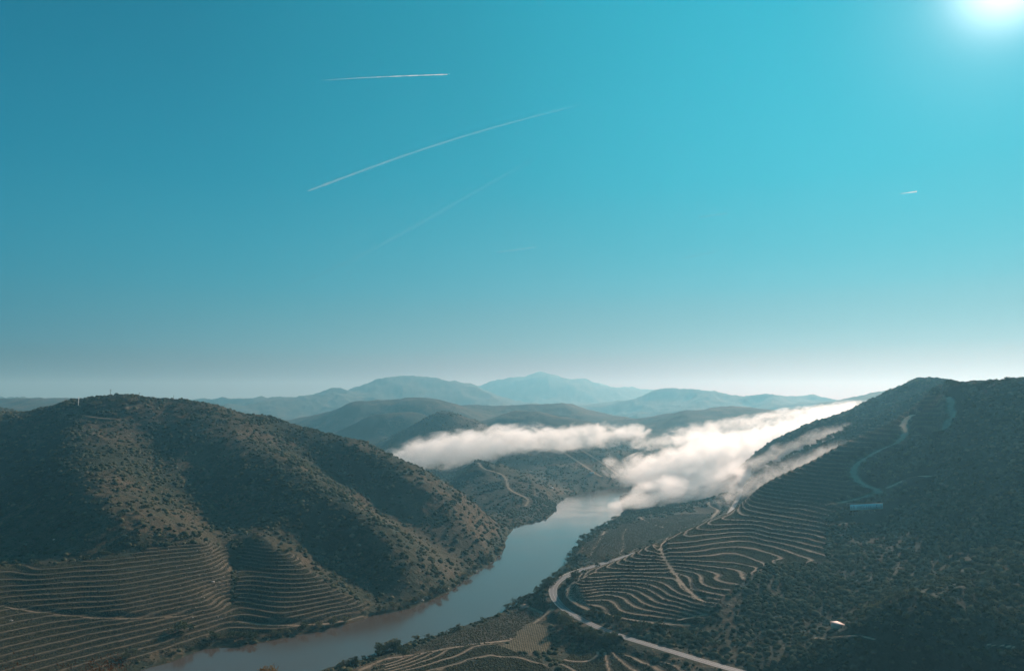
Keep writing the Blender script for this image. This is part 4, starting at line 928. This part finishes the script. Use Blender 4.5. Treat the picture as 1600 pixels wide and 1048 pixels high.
# ------------------------------------------------------------------ world
_t, _s = ray(1574, -34); SUN = Vector((_t, 1, _s)).normalized()
elev = math.asin(SUN.z); azim = math.atan2(SUN.x, SUN.y)
print("sun elev", math.degrees(elev), "az", math.degrees(azim))
w = bpy.data.worlds.new("World"); scene.world = w; w.use_nodes = True
W_ = N('', w)
tc = W_.n('ShaderNodeTexCoord'); vec = tc.outputs['Generated']
sk = W_.n('ShaderNodeTexSky', sky_type='NISHITA', sun_disc=False, sun_elevation=elev, sun_rotation=azim, altitude=400, air_density=1.0, dust_density=.6, ozone_density=2.0)
sx = W_.n('ShaderNodeSeparateXYZ'); W_.l(vec, sx.inputs[0]); ez = sx.outputs[2]
dt = W_.n('ShaderNodeVectorMath', operation='DOT_PRODUCT'); W_.l(vec, dt.inputs[0]); dt.inputs[1].default_value = SUN
c = W_.math('MAXIMUM', dt.outputs['Value'], 0.0)
SKY_C = [.15, .55, .80, .97]; SKY_E = [0, .035, .08, .16, .30, .50]
SKY = np.array([[(0.0, 0.0, 0.0), (0.0, 0.0, 0.0), (0.0, 0.077, 0.1337), (0.0, 0.125, 0.205), (0.0, 0.1113, 0.1907), (0.0, 0.0699, 0.1308)], [(0.0775, 0.0, 0.0), (0.0717, 0.0, 0.0), (0.0575, 0.121, 0.1514), (0.0202, 0.1731, 0.239), (0.0, 0.1617, 0.2466), (0.0, 0.1207, 0.1955)], [(0.2691, 0.0, 0.0), (0.2032, 0.0008, 0.0), (0.1158, 0.1223, 0.1355), (0.0474, 0.1982, 0.254), (0.0042, 0.2117, 0.2934), (0.0, 0.187, 0.2703)], [(0.5158, 0.0235, 0.0), (0.3986, 0.1139, 0.0583), (0.1766, 0.152, 0.1475), (0.0527, 0.2268, 0.2782), (0.0006, 0.276, 0.3688), (0.0, 0.2779, 0.3825)]])
rampsk = [W_.ramp(ez, [(e_, tuple(float(q) for q in SKY[i, j])) for j, e_ in enumerate(SKY_E)], 'CARDINAL') for i in range(4)]
grad = rampsk[0]
for i in range(3): grad = W_.mix(W_.mrange(c, SKY_C[i], SKY_C[i + 1], smooth=False), grad, rampsk[i + 1])
halo = W_.math('POWER', c, 170.0); halo2 = W_.math('POWER', c, 1100.0)
ha = W_.math('ADD', W_.math('MULTIPLY', halo, .12), W_.math('MULTIPLY', halo2, .85))
hc = W_.n('ShaderNodeCombineColor')
for i in range(3): W_.l(ha, hc.inputs[i])
tot = W_.mix(1.0, grad, hc.outputs[0], 'ADD')
skt = W_.mix(1.0, sk.outputs[0], (.001, .004, .004), 'MULTIPLY')
grad10 = W_.mix(1.0, tot, skt, 'ADD')
vm = W_.n('ShaderNodeVectorMath', operation='SCALE'); W_.l(grad10, vm.inputs[0]); vm.inputs['Scale'].default_value = 10.0
bg = W_.n('ShaderNodeBackground'); bg.inputs['Strength'].default_value = .1; W_.l(vm.outputs[0], bg.inputs[0])
wo = W_.n('ShaderNodeOutputWorld'); W_.l(bg.outputs[0], wo.inputs[0])
sl = bpy.data.lights.new('sun', 'SUN'); sl.energy = 5.0; sl.angle = math.radians(.5); sl.color = (1, .87, .75)
so = bpy.data.objects.new('sun', sl); COL.objects.link(so); so.rotation_euler = (-Vector((math.sin(azim) * math.cos(math.radians(25)), math.cos(azim) * math.cos(math.radians(25)), math.sin(math.radians(25))))).to_track_quat('-Z', 'Y').to_euler(); so.location = (0, 0, 3000)

# ------------------------------------------------------------------ haze
def box(name, lo, hi, mat):
    (a, b, c_), (d, e, f) = lo, hi
    V = [(a, b, c_), (d, b, c_), (d, e, c_), (a, e, c_), (a, b, f), (d, b, f), (d, e, f), (a, e, f)]
    return mesh_obj(name, V, [[0, 3, 2, 1], [4, 5, 6, 7], [0, 1, 5, 4], [1, 2, 6, 5], [2, 3, 7, 6], [3, 0, 4, 7]], mat)
mh = N('haze'); pv = mh.n('ShaderNodeVolumePrincipled')
HAZE_D = .96e-4
pv.inputs['Absorption Color'].default_value = (1, .65, .45, 1); pv.inputs['Color'].default_value = (.21, .545, .72, 1); pv.inputs['Density'].default_value = HAZE_D; pv.inputs['Anisotropy'].default_value = .38
mhm = mh.out(vol=pv.outputs[0])
HZO = box('haze', (-45000, -60, -8), (45000, 21000, max(1000, float(Z.max()) + 30)), mhm)
tag(HZO, kind='stuff')

# ------------------------------------------------------------------ render settings
scene.view_settings.view_transform = 'Standard'; scene.view_settings.look = 'None'; scene.view_settings.exposure = 0.45; scene.view_settings.gamma = 1
scene.render.engine = 'CYCLES'
cy = scene.cycles
cy.max_bounces = 14; cy.diffuse_bounces = 2; cy.glossy_bounces = 2; cy.transparent_max_bounces = 12; cy.volume_bounces = 12
cy.use_denoising = True
try: cy.denoiser = 'OPENIMAGEDENOISE'; cy.denoising_input_passes = 'RGB_ALBEDO_NORMAL'
except Exception: pass
cy.sample_clamp_indirect = 8
print("script", round(time.time() - T0, 1))
